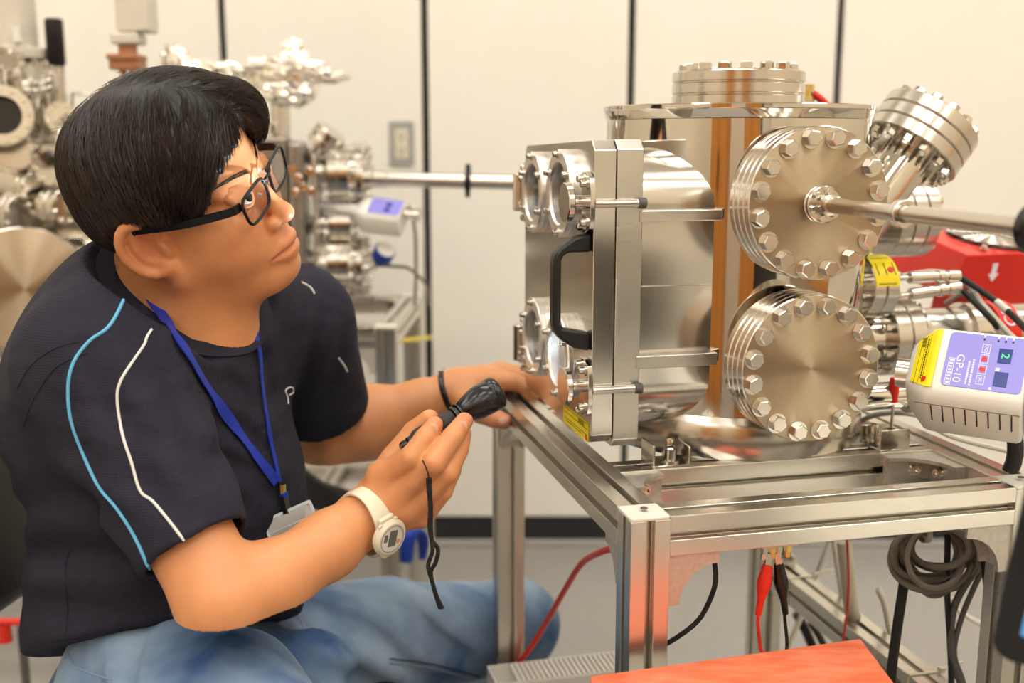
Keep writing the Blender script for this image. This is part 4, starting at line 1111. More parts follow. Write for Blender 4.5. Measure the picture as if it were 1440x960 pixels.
    obj('rod_clamp', [ring(0.0145, 0.0205, -0.006, 0.006, 32), box(0.010, 0.070, 0.010, (0, 0.0, 0)) if False else ring(0.0145, 0.0200, -0.005, 0.005, 32), box(0.010, 0.014, 0.010, (0, 0.0255, 0)), box(0.010, 0.014, 0.010, (0, -0.0255, 0))], 'blk', r, q, bev=0.001)
    # ports stacked on the left, seen past the back of the head
    L_ = [((62, 232), (0.75, -0.6, 0.1), 0.044, (0.016, 0.018), 10), ((88, 205), (0.95, -0.3, 0.0), 0.034, (0.014, 0.014), 8),
          ((50, 120), (0.15, -0.5, 0.85), 0.040, (0.014, 0.014), 10), ((84, 168), (0.5, -0.85, 0.1), 0.030, (0.012, 0.012), 8),
          ((100, 250), (1.0, -0.2, 0.0), 0.040, (0.018, 0.018), 10), ((40, 265), (0.8, -0.5, -0.1), 0.040, (0.016, 0.016), 10),
          ((70, 290), (0.9, -0.4, 0.0), 0.034, (0.02, 0.02), 8), ((20, 215), (0.4, -0.9, 0.1), 0.034, (0.014, 0.014), 8),
          ((112, 300), (1, -0.25, 0.05), 0.036, (0.014, 0.014), 8), ((20, 300), (0.85, -0.5, -0.15), 0.045, (0.014, 0.016), 10),
          ((108, 185), (0.1, -0.2, 0.97), 0.026, (0.012, 0.012), 6), ((135, 330), (1, -0.2, 0), 0.045, (0.02, 0.02), 10), ((10, 100), (0.3, -0.6, 0.7), 0.03, (0.014, 0.014), 8)]
    for (p, d, R_, pl_, n) in L_:
        m = AX(P(p[0], p[1], 2.10+0.004*(p[0] % 17)), d)
        obj('port_tube', cyl(R_*0.6, -0.13, 0.001, 24), 'pol', s, m)
        body, z = flange(s, m, R_, pl_, 0, 0.005, name='flange', face='rim', seg=32)
        bolts(body, m, n, R_*0.84, z, 0.0050, 0.3, 0.0)
    m = AX(P(4, 165, 2.04), (0.35, -0.93, 0.12))
    body, z = flange(s, m, 0.054, (0.014, 0.016), 0, 0.005, name='window_flange', face='rim', ri=0.034, seg=48)
    bolts(body, m, 12, 0.045, z, 0.0055, 0.1)
    obj('dark_window', cyl(0.035, 0.004, 0.014, 40), 'gloss', body, m)
    obj('port_tube', cyl(0.044, -0.16, 0.0, 32), 'pol', s, m)
    m = AX(P(38, 405, 2.02), (0.30, -0.95, 0.05))
    body, z = flange(s, m, 0.112, (0.014, 0.018), 0, 0.005, name='big_blank_flange', face='turn', seg=72)
    obj('port_tube', cyl(0.075, -0.22, 0.0, 40), 'pol', s, m)
    for i, (px, py, d, R_) in enumerate(((140, 345, (1, -0.1, 0), 0.05), (20, 465, (0.2, -0.6, -0.7), 0.05), (128, 400, (1, -0.2, 0), 0.05))):
        flange(s, AX(P(px, py, 2.2), d), R_, (0.02, 0.02), 8, 0.006, name='flange', face='rim', seg=40)
    obj('manifold', [cyl(0.085, 0.75, 1.19, 48, 0.004)], 'pol', s, TR(P(40, 300, 2.28).x, 2.30, 0))
    obj('saddle_base', bx(P(-40, 0).x, P(140, 0).x, 2.12, 2.45, 0.747, 0.80), 'alumin', s, sm=0, bev=0.003)
    # thin wire loop
    obj('wire_loop', tube([P(102, 215), P(102, 138), P(106, 132), P(126, 132), P(130, 138), P(130, 170)], 0.003, 8), 'bolt', s)
    # columns above
    c = P(20, 45)
    t = thing('column_motor', 'pale enamel column with brown collar at the upper left corner', 'column', tuple(P(20, 92)))
    obj('column_tube', cyl(0.042, P(0, 68).z, P(0, -60).z, 32), 'beige', t, TR(c.x, c.y, 0))
    obj('column_flange', [cyl(0.060, P(0, 84).z, P(0, 68).z, 32, 0.002)], 'beige', t, TR(c.x, c.y, 0))
    obj('brown_collar', [cyl(0.048, P(0, 92).z, P(0, 84).z, 32)], 'brown', t, TR(c.x, c.y, 0))
    obj('column_base', [cyl(0.056, P(0, 180).z, P(0, 92).z, 32)], 'alumin', t, TR(c.x, c.y, 0))
    for dx in (-0.03, 0.018):
        obj('side_fin', bx(c.x+dx, c.x+dx+0.014, c.y-0.05, c.y-0.038, P(0, 62).z, P(0, 42).z), 'wht', t, sm=0)
    t = thing('handle_rod', 'black grip handle on a steel rod at the upper left', 'handle', tuple(P(82, 160)))
    a, b = P(84, 190), P(80, 94); e = P(75, 26)
    obj('steel_rod', tube([a, b], 0.014, 16, 1), 'steel', t)
    obj('grip', lathe([(0, 0), (0.013, 0), (0.0175, 0.006), (0.0175, (e-b).length-0.004), (0.014, (e-b).length), (0, (e-b).length)], 24), 'blk', t, AX(b, e-b))
    c = P(186, 40)
    t = thing('lift_column', 'pale column with a copper brown block above the head', 'column', tuple(P(170, 150)))
    obj('column_tube', bx(P(160, 0).x, P(208, 0).x, Y, Y+0.06, P(0, 44).z, P(0, -70).z), 'beige', t, sm=0, bev=0.004)
    obj('column_shoulder', bx(P(153, 0).x, P(192, 0).x, Y-0.01, Y+0.05, P(0, 62).z, P(0, 46).z), 'beige', t, sm=0, bev=0.004)
    obj('brown_neck', bx(P(162, 0).x, P(182, 0).x, Y, Y+0.03, P(0, 76).z, P(0, 62).z), 'brown', t, sm=0)
    obj('brown_block', [bx(P(146, 0).x, P(191, 0).x, Y-0.01, Y+0.05, P(0, 84).z, P(0, 76).z), bx(P(148, 0).x, P(190, 0).x, Y-0.005, Y+0.05, P(0, 98).z, P(0, 84).z)], 'brown', t, sm=0, bev=0.002)
    obj('brown_leg', [bx(P(162, 0).x, P(167, 0).x, Y, Y+0.02, P(0, 190).z, P(0, 98).z), bx(P(175, 0).x, P(179, 0).x, Y, Y+0.02, P(0, 190).z, P(0, 98).z)], 'brown', t, sm=0)
    obj('foot_block', bx(P(150, 0).x, P(195, 0).x, Y-0.01, Y+0.06, 1.12, P(0, 186).z), 'alumin', t, sm=0)
    # foil wrapped parts
    t = thing('foil_bundle', 'crumpled foil wrapped part with a loose peak of foil beside the column', 'foil', tuple(P(405, 160)), 'foil wrapped parts')
    obj('foil_wrap', crumple(P(402, 126), 0.060, 0.05, 0.034, 5, 18, 0.12, 3.0), 'foil', t, sm=0)
    obj('loose_foil', crumple(P(398, 98), 0.078, 0.06, 0.030, 11, 15, 0.20, 2.6), 'foil', t, sm=0)
    obj('foil_peak', crumple(P(412, 82), 0.026, 0.02, 0.034, 12, 12, 0.25, 3.0), 'foil', t, sm=0)
    obj('foil_tail', crumple(P(452, 108), 0.050, 0.02, 0.013, 9, 14, 0.25, 3.6), 'foil', t, sm=0)
    obj('mesh_column', [cyl(0.018, P(0, 196).z, P(0, 145).z, 24)]+[ring(0.018, 0.0195, P(0, 196).z+i*0.006, P(0, 196).z+i*0.006+0.002, 24) for i in range(11)], 'alumin', t, TR(P(394, 150).x, Y, 0))
    t = thing('foil_bundle', 'low foil wrapped pipe just above the crown of the head', 'foil', tuple(P(290, 120)), 'foil wrapped parts')
    obj('foil_wrap', [crumple(P(300, 104), 0.075, 0.04, 0.024, 21, 20, 0.24, 3.6), crumple(P(248, 88), 0.026, 0.03, 0.028, 23, 14, 0.3, 3.2), crumple(P(345, 118), 0.03, 0.03, 0.022, 29, 14, 0.25, 3.2)], 'foil', t, sm=0)
    obj('support_pipe', cyl(0.02, 1.10, P(0, 112).z, 24), 'steel', t, TR(P(300, 0).x, Y, 0))
    # second gauge head, blue knob gauge and their leads
    xa = Vector((0.95, -0.22, -0.10)).normalized(); ya = Vector((0.18, 0.78, 0.60)); ya = (ya-xa*ya.dot(xa)).normalized(); n = xa.cross(ya)
    m = Matrix((xa, ya, n)).transposed().to_4x4(); m.translation = P(532, 290, 2.17)
    t, b = gauge_box('gauge_head', 'small blurred white gauge head with lilac panel below the long rod', m, 'white gauge heads with lilac panels', big=False, s=0.66)
    g = obj('panel_marks', [box(0.012, 0.010, 0.0004, (0.02, 0.007, 0.001)), box(0.012, 0.010, 0.0004, (0.02, -0.008, 0.001))], 'navyd', b, m, sm=0)
    obj('neck', cyl(0.013, -0.12, -0.046, 20), 'wht', b, m @ TR(0, 0, -0.02) @ RY(PI/2))
    obj('plug', [cyl(0.009, 0.05, 0.07, 16, 0.001), cyl(0.012, 0.07, 0.082, 16, 0.001)], 'bolt', b, m @ TR(0, 0.006, -0.016) @ RY(PI/2))
    tag(obj('grey_cable', tube([P(566, 288), P(578, 296), P(584, 330), P(585, 380), P(584, 412), P(583, 430)], 0.0034, 8), 'gry'), 'grey cable curving down from the small gauge head to the rear stand', 'cable')
    t = thing('knob_gauge', 'round white dial with blue collar on a short pipe behind the person', 'gauge', tuple(P(530, 370)))
    m = AX(P(536, 362), (0.35, -0.45, 0.55))
    obj('blue_collar', lathe([(0.014, -0.012), (0.0215, 0.0), (0.0215, 0.022), (0.019, 0.025), (0.015, 0.025), (0.015, -0.012)], 32, True), 'blu', t, m)
    obj('white_dial', cyl(0.0185, 0.018, 0.0262, 32), 'wht', t, m)
    obj('elbow_pipe', tube([P(505, 378), P(520, 376), P(530, 368)], 0.011, 12), 'steel', t)
    tag(obj('steel_lead', tube([P(536, 372), P(552, 374), P(572, 376), P(586, 386), P(600, 402), P(604, 430)], 0.0036, 8), 'gry'), 'lead running from the blue collared dial to the wall joint', 'cable')
    # cable clutter behind the person's waist
    rnd = random.Random(4)
    t = thing('cable_bundle', 'heap of thick black cables on the lower rail behind the person', 'cable', tuple(P(460, 700, 2.0)))
    for i in range(6):
        y = 2.0+0.02*i
        obj('cable_strand', tube([P(395, 640+i*14, y), P(430, 665+i*9, y), P(455, 682+i*7, y), P(490, 694+i*10, y), P(520, 720+i*8, y), P(540, 770, y)], 0.007, 8), 'rub', t)
    t = thing('cable_bundle', 'coil of bright blue cable behind the watch', 'cable', tuple(P(578, 770, 2.1)))
    for i in range(5):
        obj('cable_strand', tube([P(556+i*5, 790, 2.1), P(560+i*6, 762-i*3, 2.1), P(574+i*5, 748, 2.12), P(588+i*3, 752+i*2, 2.13), P(592+i, 785, 2.14)], 0.0055, 8), 'blu', t)
    t = thing('junction_box', 'pale box on the floor rail behind the watch', 'box', tuple(P(600, 790, 2.2)))
    a, b = P(582, 740, 2.2), P(606, 800, 2.2)
    obj('box_shell', bx(a.x, b.x, 2.2, 2.3, b.z-0.06, a.z), 'beige', t, sm=0, bev=0.004)
    obj('box_lid', bx(a.x-0.002, b.x+0.002, 2.198, 2.302, a.z, a.z+0.006), 'wht', t, sm=0, bev=0.002)
    # foot of a trolley at the lower left
    t = thing('red_trolley', 'red rail of a low trolley on the floor behind the chair', 'trolley', tuple(P(20, 880, 1.9)))
    obj('red_rail', tube([P(-60, 872, 1.9), P(0, 874, 1.9), P(52, 874, 1.9)], 0.007, 10, 1), 'redp', t)
    obj('red_foot', [xf(cyl(0.012, -0.03, 0.0, 16), TR(*P(6, 880, 1.9)))], 'redp', t)
    for px in (-20, 30):
        q = P(px, 880, 1.92)
        obj('trolley_leg', cyl(0.008, 0, q.z, 12), 'dgry', t, TR(q.x, q.y, 0))
left_side()
# ------------------------------------------------------------------ the person: smooth implicit surfaces turned into meshes
class Shape:
    """list of blended solids; mesh() walks only the blocks the surface passes through"""
    def __init__(s): s.p = []; s.warp = None
    def cone(s, a, b, ra, rb=None, k=0.01, sub=False):
        a, b = np.array(a, float), np.array(b, float); rb = ra if rb is None else rb
        ba = b-a; L2 = max(float(ba@ba), 1e-12)
        def f(P):
            h = np.clip(((P-a)@ba)/L2, 0, 1)
            return np.linalg.norm(P-a-h[:, None]*ba, axis=1)-(ra+(rb-ra)*h)
        s.p.append((f, k, sub)); return s
    def chain(s, pts, rs, k=0.008, sub=False):
        for i in range(len(pts)-1): s.cone(pts[i], pts[i+1], rs[i], rs[i+1], k, sub)
        return s
    def ell(s, c, r, R=None, k=0.01, sub=False):
        c, r = np.array(c, float), np.array(r, float); R = np.eye(3) if R is None else np.array(R, float)
        def f(P):
            q = (P-c)@R
            k0 = np.linalg.norm(q/r, axis=1); k1 = np.linalg.norm(q/(r*r), axis=1)+1e-9
            return np.where(k0 < 1e-3, -r.min(), k0*(k0-1)/k1)
        s.p.append((f, k, sub)); return s
    def fn(s, f, k, sub=False):
        s.p.append((f, k, sub)); return s
    def ev(s, P):
        d = np.full(len(P), 1.0)
        for f, k, sub in s.p: d = s.mix(d, f(P), k, sub)
        return d if s.warp is None else d+s.warp(P)
    @staticmethod
    def mix(d, e, k, sub):
        if sub:
            e = -e
            h = np.clip(0.5-0.5*(e-d)/k, 0, 1)
            return e*(1-h)+d*h+k*h*(1-h)
        h = np.clip(0.5+0.5*(e-d)/k, 0, 1)
        return e*(1-h)+d*h-k*h*(1-h)
    def mesh(s, lo, hi, h, B=12):
        lo = np.array(lo, float); n = np.ceil((np.array(hi)-lo)/(h*B)).astype(int)
        g = np.stack(np.meshgrid(*[np.arange(i) for i in n], indexing='ij'), -1).reshape(-1, 3)
        cen = lo+(g+0.5)*h*B; rad = h*B*0.5*math.sqrt(3)
        d = s.ev(cen)
        g = g[np.abs(d) < rad*2.2+0.010]; cen = lo+(g+0.5)*h*B
        o = np.stack(np.meshgrid(*[np.arange(B+1)]*3, indexing='ij'), -1).reshape(-1, 3)*h
        P = (lo+g*h*B)[:, None, :]+o[None]
        V = np.full((len(g), len(o)), 1.0)
        for f, k, sub in s.p:
            e = f(cen)
            on = np.abs(e) < rad*2.4+2*k+0.012 if sub else e < rad*2.4+2*k+0.012
            if not on.any(): continue
            idx = np.where(on)[0]
            V[idx] = s.mix(V[idx].ravel(), f(P[idx].reshape(-1, 3)), k, sub).reshape(len(idx), -1)
        if s.warp is not None: V = V+s.warp(P.reshape(-1, 3)).reshape(V.shape)
        V = V.reshape(len(g), B+1, B+1, B+1)
        I = V < 0
        corners = [(i, j, k) for i in (0, 1) for j in (0, 1) for k in (0, 1)]
        sl = lambda A, c: A[:, c[0]:c[0]+B, c[1]:c[1]+B, c[2]:c[2]+B]
        cnt = sum(sl(I, c).astype(np.int8) for c in corners)
        act = np.argwhere((cnt > 0) & (cnt < 8))
        vals = np.stack([V[act[:, 0], act[:, 1]+c[0], act[:, 2]+c[1], act[:, 3]+c[2]] for c in corners], 1)
        acc = np.zeros((len(act), 3)); num = np.zeros(len(act))
        ca = np.array(corners, float)
        for a in range(8):
            for b in range(a+1, 8):
                if np.abs(ca[a]-ca[b]).sum() != 1: continue
                va, vb = vals[:, a], vals[:, b]
                x = (va < 0) != (vb < 0)
                t = np.where(x, va/np.where(x, va-vb, 1), 0)
                acc += np.where(x[:, None], ca[a]+(ca[b]-ca[a])*t[:, None], 0); num += x
        cell = g[act[:, 0]]*B+act[:, 1:]
        pts = lo+(cell+acc/num[:, None])*h
        D = (n*B+2).astype(np.int64)
        key = lambda c: ((c[:, 0]+1)*D[1]+(c[:, 1]+1))*D[2]+c[:, 2]+1
        kk = key(cell); order = np.argsort(kk); ks = kk[order]
        def look(c):
            q = key(c); i = np.clip(np.searchsorted(ks, q), 0, len(ks)-1)
            return np.where(ks[i] == q, order[i], -1)
        F = []
        for ax in range(3):
            e = [0, 0, 0]; e[ax] = 1
            A = I[:, :B, :B, :B]; Bn = I[:, e[0]:B+e[0], e[1]:B+e[1], e[2]:B+e[2]]
            q = np.argwhere(A != Bn)
            base = g[q[:, 0]]*B+q[:, 1:]
            ins = A[q[:, 0], q[:, 1], q[:, 2], q[:, 3]]
            u, v = np.zeros(3, int), np.zeros(3, int); u[(ax+1) % 3] = 1; v[(ax+2) % 3] = 1
            quad = np.stack([look(base-u-v), look(base-v), look(base), look(base-u)], 1)
            ok = (quad >= 0).all(1)
            quad, ins = quad[ok], ins[ok]
            quad[~ins] = quad[~ins][:, ::-1]
            F.append(quad)
        return pts, np.concatenate(F)

def sdf_obj(name, shape, lo, hi, h, mt, parent=None, relax=1, keep=None):
    V, F = shape.mesh(lo, hi, h)
    if keep is not None:
        kv = keep(V); F = F[kv[F].all(1)]
        used = np.unique(F); mp = np.full(len(V), -1); mp[used] = np.arange(len(used)); V, F = V[used], mp[F]
    for _ in range(relax):
        A = np.zeros_like(V); c = np.zeros(len(V))
        for a, b in ((0, 1), (1, 2), (2, 3), (3, 0)):
            np.add.at(A, F[:, a], V[F[:, b]]); np.add.at(A, F[:, b], V[F[:, a]])
            np.add.at(c, F[:, a], 1); np.add.at(c, F[:, b], 1)
        V = V*0.45+0.55*A/np.maximum(c, 1)[:, None]
    lab = np.arange(len(V))                      # keep the largest connected piece only
    for _ in range(400):
        m_ = lab[F].min(1); new = lab.copy()
        for j in range(4): np.minimum.at(new, F[:, j], m_)
        new = new[new]
        if (new == lab).all(): break
        lab = new
    big = np.bincount(lab).argmax(); F = F[lab[F[:, 0]] == big]
    used = np.unique(F); mp = np.full(len(V), -1); mp[used] = np.arange(len(used)); V, F = V[used], mp[F]
    ce = (V.min(0)+V.max(0))/2
    me = bpy.data.meshes.new(name)
    me.vertices.add(len(V)); me.vertices.foreach_set('co', (V-ce).astype(np.float32).ravel())
    me.loops.add(len(F)*4); me.loops.foreach_set('vertex_index', F.astype(np.int32).ravel())
    me.polygons.add(len(F)); me.polygons.foreach_set('loop_start', np.arange(0, len(F)*4, 4, dtype=np.int32))
    me.update(calc_edges=True); me.validate()
    me.polygons.foreach_set('use_smooth', [True]*len(me.polygons))
    me.materials.append(mt if not isinstance(mt, str) else M[mt])
    o = bpy.data.objects.new(name, me); COL.objects.link(o)
    place(o, TR(*ce), parent)
    return o, V, F

# head frame: x out of the face, y to his left, z up; eyes level with the origin
def rot3(a, b, c):
    ca, sa, cb, sb, cc, sc = math.cos(a), math.sin(a), math.cos(b), math.sin(b), math.cos(c), math.sin(c)
    return (np.array([[ca, -sa, 0], [sa, ca, 0], [0, 0, 1]]) @ np.array([[cb, 0, -sb], [0, 1, 0], [sb, 0, cb]]) @ np.array([[1, 0, 0], [0, cc, -sc], [0, sc, cc]]))
HR = rot3(-0.2394, 0.1301, 0.4851)
HT = np.array([-0.3517, 1.1765, 1.0427])
HM = Matrix([[*HR[i], HT[i]] for i in range(3)]+[[0, 0, 0, 1]])
def hd(x, y, z): return HR @ np.array([x, y, z], float)+HT
def A3(p): return np.array(tuple(p))

def head_shape(S):
    e = lambda c, r, k=0.012, sub=False, R=None: S.ell(hd(*c), r, HR if R is None else HR @ R, k, sub)
    n = lambda a, b, ra, rb=None, k=0.008, sub=False: S.cone(hd(*a), hd(*b), ra, rb, k, sub)
    ch = lambda pts, rs, k=0.006, sub=False: S.chain([hd(*p) for p in pts], rs, k, sub)
    e((-0.012, 0, 0.034), (0.095, 0.076, 0.082))
    e((0.030, 0, 0.034), (0.060, 0.064, 0.058), 0.02)
    e((0.028, 0, -0.035), (0.060, 0.063, 0.080), 0.02)
    for s in (-1, 1):
        n((0.005, s*0.056, -0.062), (0.070, s*0.016, -0.102), 0.020, 0.019, 0.025)
        e((0.052, s*0.040, -0.045), (0.036, 0.030, 0.040), 0.02)
        e((0.060, s*0.043, -0.022), (0.026, 0.022, 0.020), 0.015)
        n((0.0865, s*0.010, 0.018), (0.073, s*0.048, 0.018), 0.0085, 0.008, 0.014)
    e((0.076, 0, -0.068), (0.026, 0.033, 0.030), 0.018)
    e((0.082, 0, -0.101), (0.020, 0.021, 0.017), 0.016)
    e((0.020, 0, -0.098), (0.055, 0.050, 0.030), 0.03)          # fleshy under the chin
    for s in (-1, 1):
        e((0.109, s*0.033, -0.001), (0.018, 0.021, 0.013), 0.012, True)
        n((0.100, s*0.014, 0.0), (0.100, s*0.016, -0.02), 0.010, 0.006, 0.010, True)
    # nose
    ch([(0.082, 0, 0.010), (0.094, 0, -0.012), (0.106, 0, -0.034)], [0.0080, 0.0078, 0.0092], 0.010)
    e((0.1085, 0, -0.0390), (0.0110, 0.0105, 0.0095), 0.008)
    for s in (-1, 1):
        e((0.0970, s*0.0142, -0.0430), (0.0105, 0.0068, 0.0080), 0.005)
        e((0.102, s*0.0065, -0.0525), (0.006, 0.0036, 0.0045), 0.003, True)
        # eyelids round the eyeball, with the slit
        e((0.0845, s*0.0290, -0.001), (0.0138, 0.0165, 0.0140), 0.006)
        e((0.1010, s*0.0298, -0.0005), (0.012, 0.0145, 0.0056), 0.0015, True)
        n((0.0895, s*0.019, 0.0090), (0.084, s*0.046, 0.0070), 0.0042, 0.004, 0.006)
    # lips
    ch([(0.0895, -0.025, -0.0755), (0.1000, -0.011, -0.0695), (0.1028, -0.003, -0.0680), (0.1022, 0, -0.0690), (0.1028, 0.003, -0.0680), (0.1000, 0.011, -0.0695), (0.0895, 0.025, -0.0755)],
       [0.0035, 0.0058, 0.0062, 0.0060, 0.0062, 0.0058, 0.0035], 0.005)
    ch([(0.0890, -0.023, -0.0775), (0.0985, -0.010, -0.0815), (0.1005, 0, -0.0820), (0.0985, 0.010, -0.0815), (0.0890, 0.023, -0.0775)], [0.004, 0.0068, 0.0074, 0.0068, 0.004], 0.006)
    ch([(0.0915, -0.0275, -0.0765), (0.1045, -0.012, -0.0752), (0.1085, 0, -0.0750), (0.1045, 0.012, -0.0752), (0.0915, 0.0275, -0.0765)], [0.0016, 0.0020, 0.0020, 0.0020, 0.0016], 0.002, True)
    # ears
    for s in (-1, 1):
        Re = rot3(-s*0.42, 0.0, 0) @ rot3(0, 0.22, 0)
        e((-0.0105, s*0.0745, -0.0175), (0.0208, 0.0070, 0.0305), 0.006, False, Re)
        rim = []
        for i in range(15):
            a = math.radians(15+i*18.0)
            q = Re @ np.array([0.0215*math.cos(a), s*0.0055, 0.0305*math.sin(a)])
            rim.append((q[0]-0.011, q[1]+s*0.0755, q[2]-0.017))
        rim = [(p[0], p[1], p[2]) for p in rim]
        ch(rim, [0.0035]+[0.0044]*13+[0.0040], 0.0045)
        q = Re @ np.array([0.003, s*0.008, -0.001]); e((q[0]-0.010, q[1]+s*0.0735, q[2]-0.018), (0.0095, 0.0065, 0.0145), 0.004, True, Re)
        q = Re @ np.array([-0.006, s*0.008, 0.010]); e((q[0]-0.010, q[1]+s*0.0735, q[2]-0.018), (0.011, 0.0045, 0.010), 0.004, True, Re)
        e((-0.003, s*0.0850, -0.022), (0.0100, 0.0130, 0.0140), 0.003, True)
        e((-0.010, s*0.0880, -0.003), (0.0110, 0.0085, 0.0075), 0.003, True)
        ch([(-0.016, s*0.0795, -0.028), (-0.019, s*0.0815, -0.014), (-0.017, s*0.0815, -0.002)], [0.0034, 0.0036, 0.0028], 0.003)
        e((0.002, s*0.073, -0.046), (0.0105, 0.0062, 0.0105), 0.006)
        n((0.007, s*0.0705, -0.022), (0.008, s*0.070, -0.030), 0.0045, 0.0045, 0.004)

# joints
SH_R, EL_R, WR_R = at(140, 512, 1.09), at(313, 846, 0.985), at(513, 728, 1.10)
SH_L, EL_L, WR_L = at(415, 455, 1.40), at(462, 612, 1.50), at(640, 551, 1.525)
NECK = at(262, 455, 1.215)

def hands(S):
    c = lambda pts, rs, k=0.0022: S.chain([A3(at(*p)) for p in pts], rs, k)
    # right hand: back of the hand to the viewer, fingers laid along the torch, thumb on its far side
    w = A3(WR_R)
    c([(538, 668, 1.106), (579, 643, 1.084), (598, 616, 1.092), (611, 597, 1.1015)], [0.0142, 0.0124, 0.0110, 0.0090])
    c([(566, 692, 1.099), (610, 650, 1.077), (636, 615, 1.094), (653, 592, 1.109)], [0.0142, 0.0124, 0.0111, 0.0093])
    c([(584, 710, 1.102), (628, 664, 1.088), (644, 632, 1.108), (650, 610, 1.124)], [0.0142, 0.0122, 0.0110, 0.0098])
    c([(594, 722, 1.112), (622, 690, 1.102), (635, 662, 1.118), (640, 640, 1.132)], [0.0128, 0.0108, 0.0098, 0.0088])
    c([(530, 690, 1.125), (556, 645, 1.150), (583, 608, 1.157), (604, 589, 1.1525)], [0.020, 0.0158, 0.0128, 0.0105])
    for p in ((540, 672, 1.108), (563, 690, 1.106), (578, 706, 1.110), (586, 718, 1.118)):
        S.cone(w, A3(at(*p)), 0.0235, 0.0158, 0.014)
    S.cone(A3(at(545, 695, 1.117)), A3(at(566, 705, 1.114)), 0.020, 0.018, 0.015)
    # left hand resting on the far end of the left rail
    w = A3(WR_L)
    c([(694, 536, 1.515), (722, 537, 1.508), (740, 545, 1.503), (748, 560, 1.500)], [0.0145, 0.0125, 0.0112, 0.0098])
    c([(702, 530, 1.535), (732, 532, 1.535), (750, 541, 1.535), (757, 557, 1.532)], [0.0145, 0.0125, 0.0112, 0.0098])
    c([(706, 527, 1.557), (736, 527, 1.562), (754, 535, 1.562), (761, 550, 1.560)], [0.0142, 0.0122, 0.0110, 0.0095])
    c([(704, 525, 1.578), (730, 524, 1.585), (745, 531, 1.587), (752, 544, 1.587)], [0.0130, 0.0110, 0.0100, 0.0086])
    c([(655, 562, 1.500), (676, 580, 1.484), (694, 588, 1.476), (709, 592, 1.472)], [0.0190, 0.0150, 0.0130, 0.0112])
    for p in ((692, 537, 1.517), (700, 531, 1.535), (704, 528, 1.555), (702, 527, 1.574)):
        S.cone(w, A3(at(*p)), 0.026, 0.0170, 0.014)

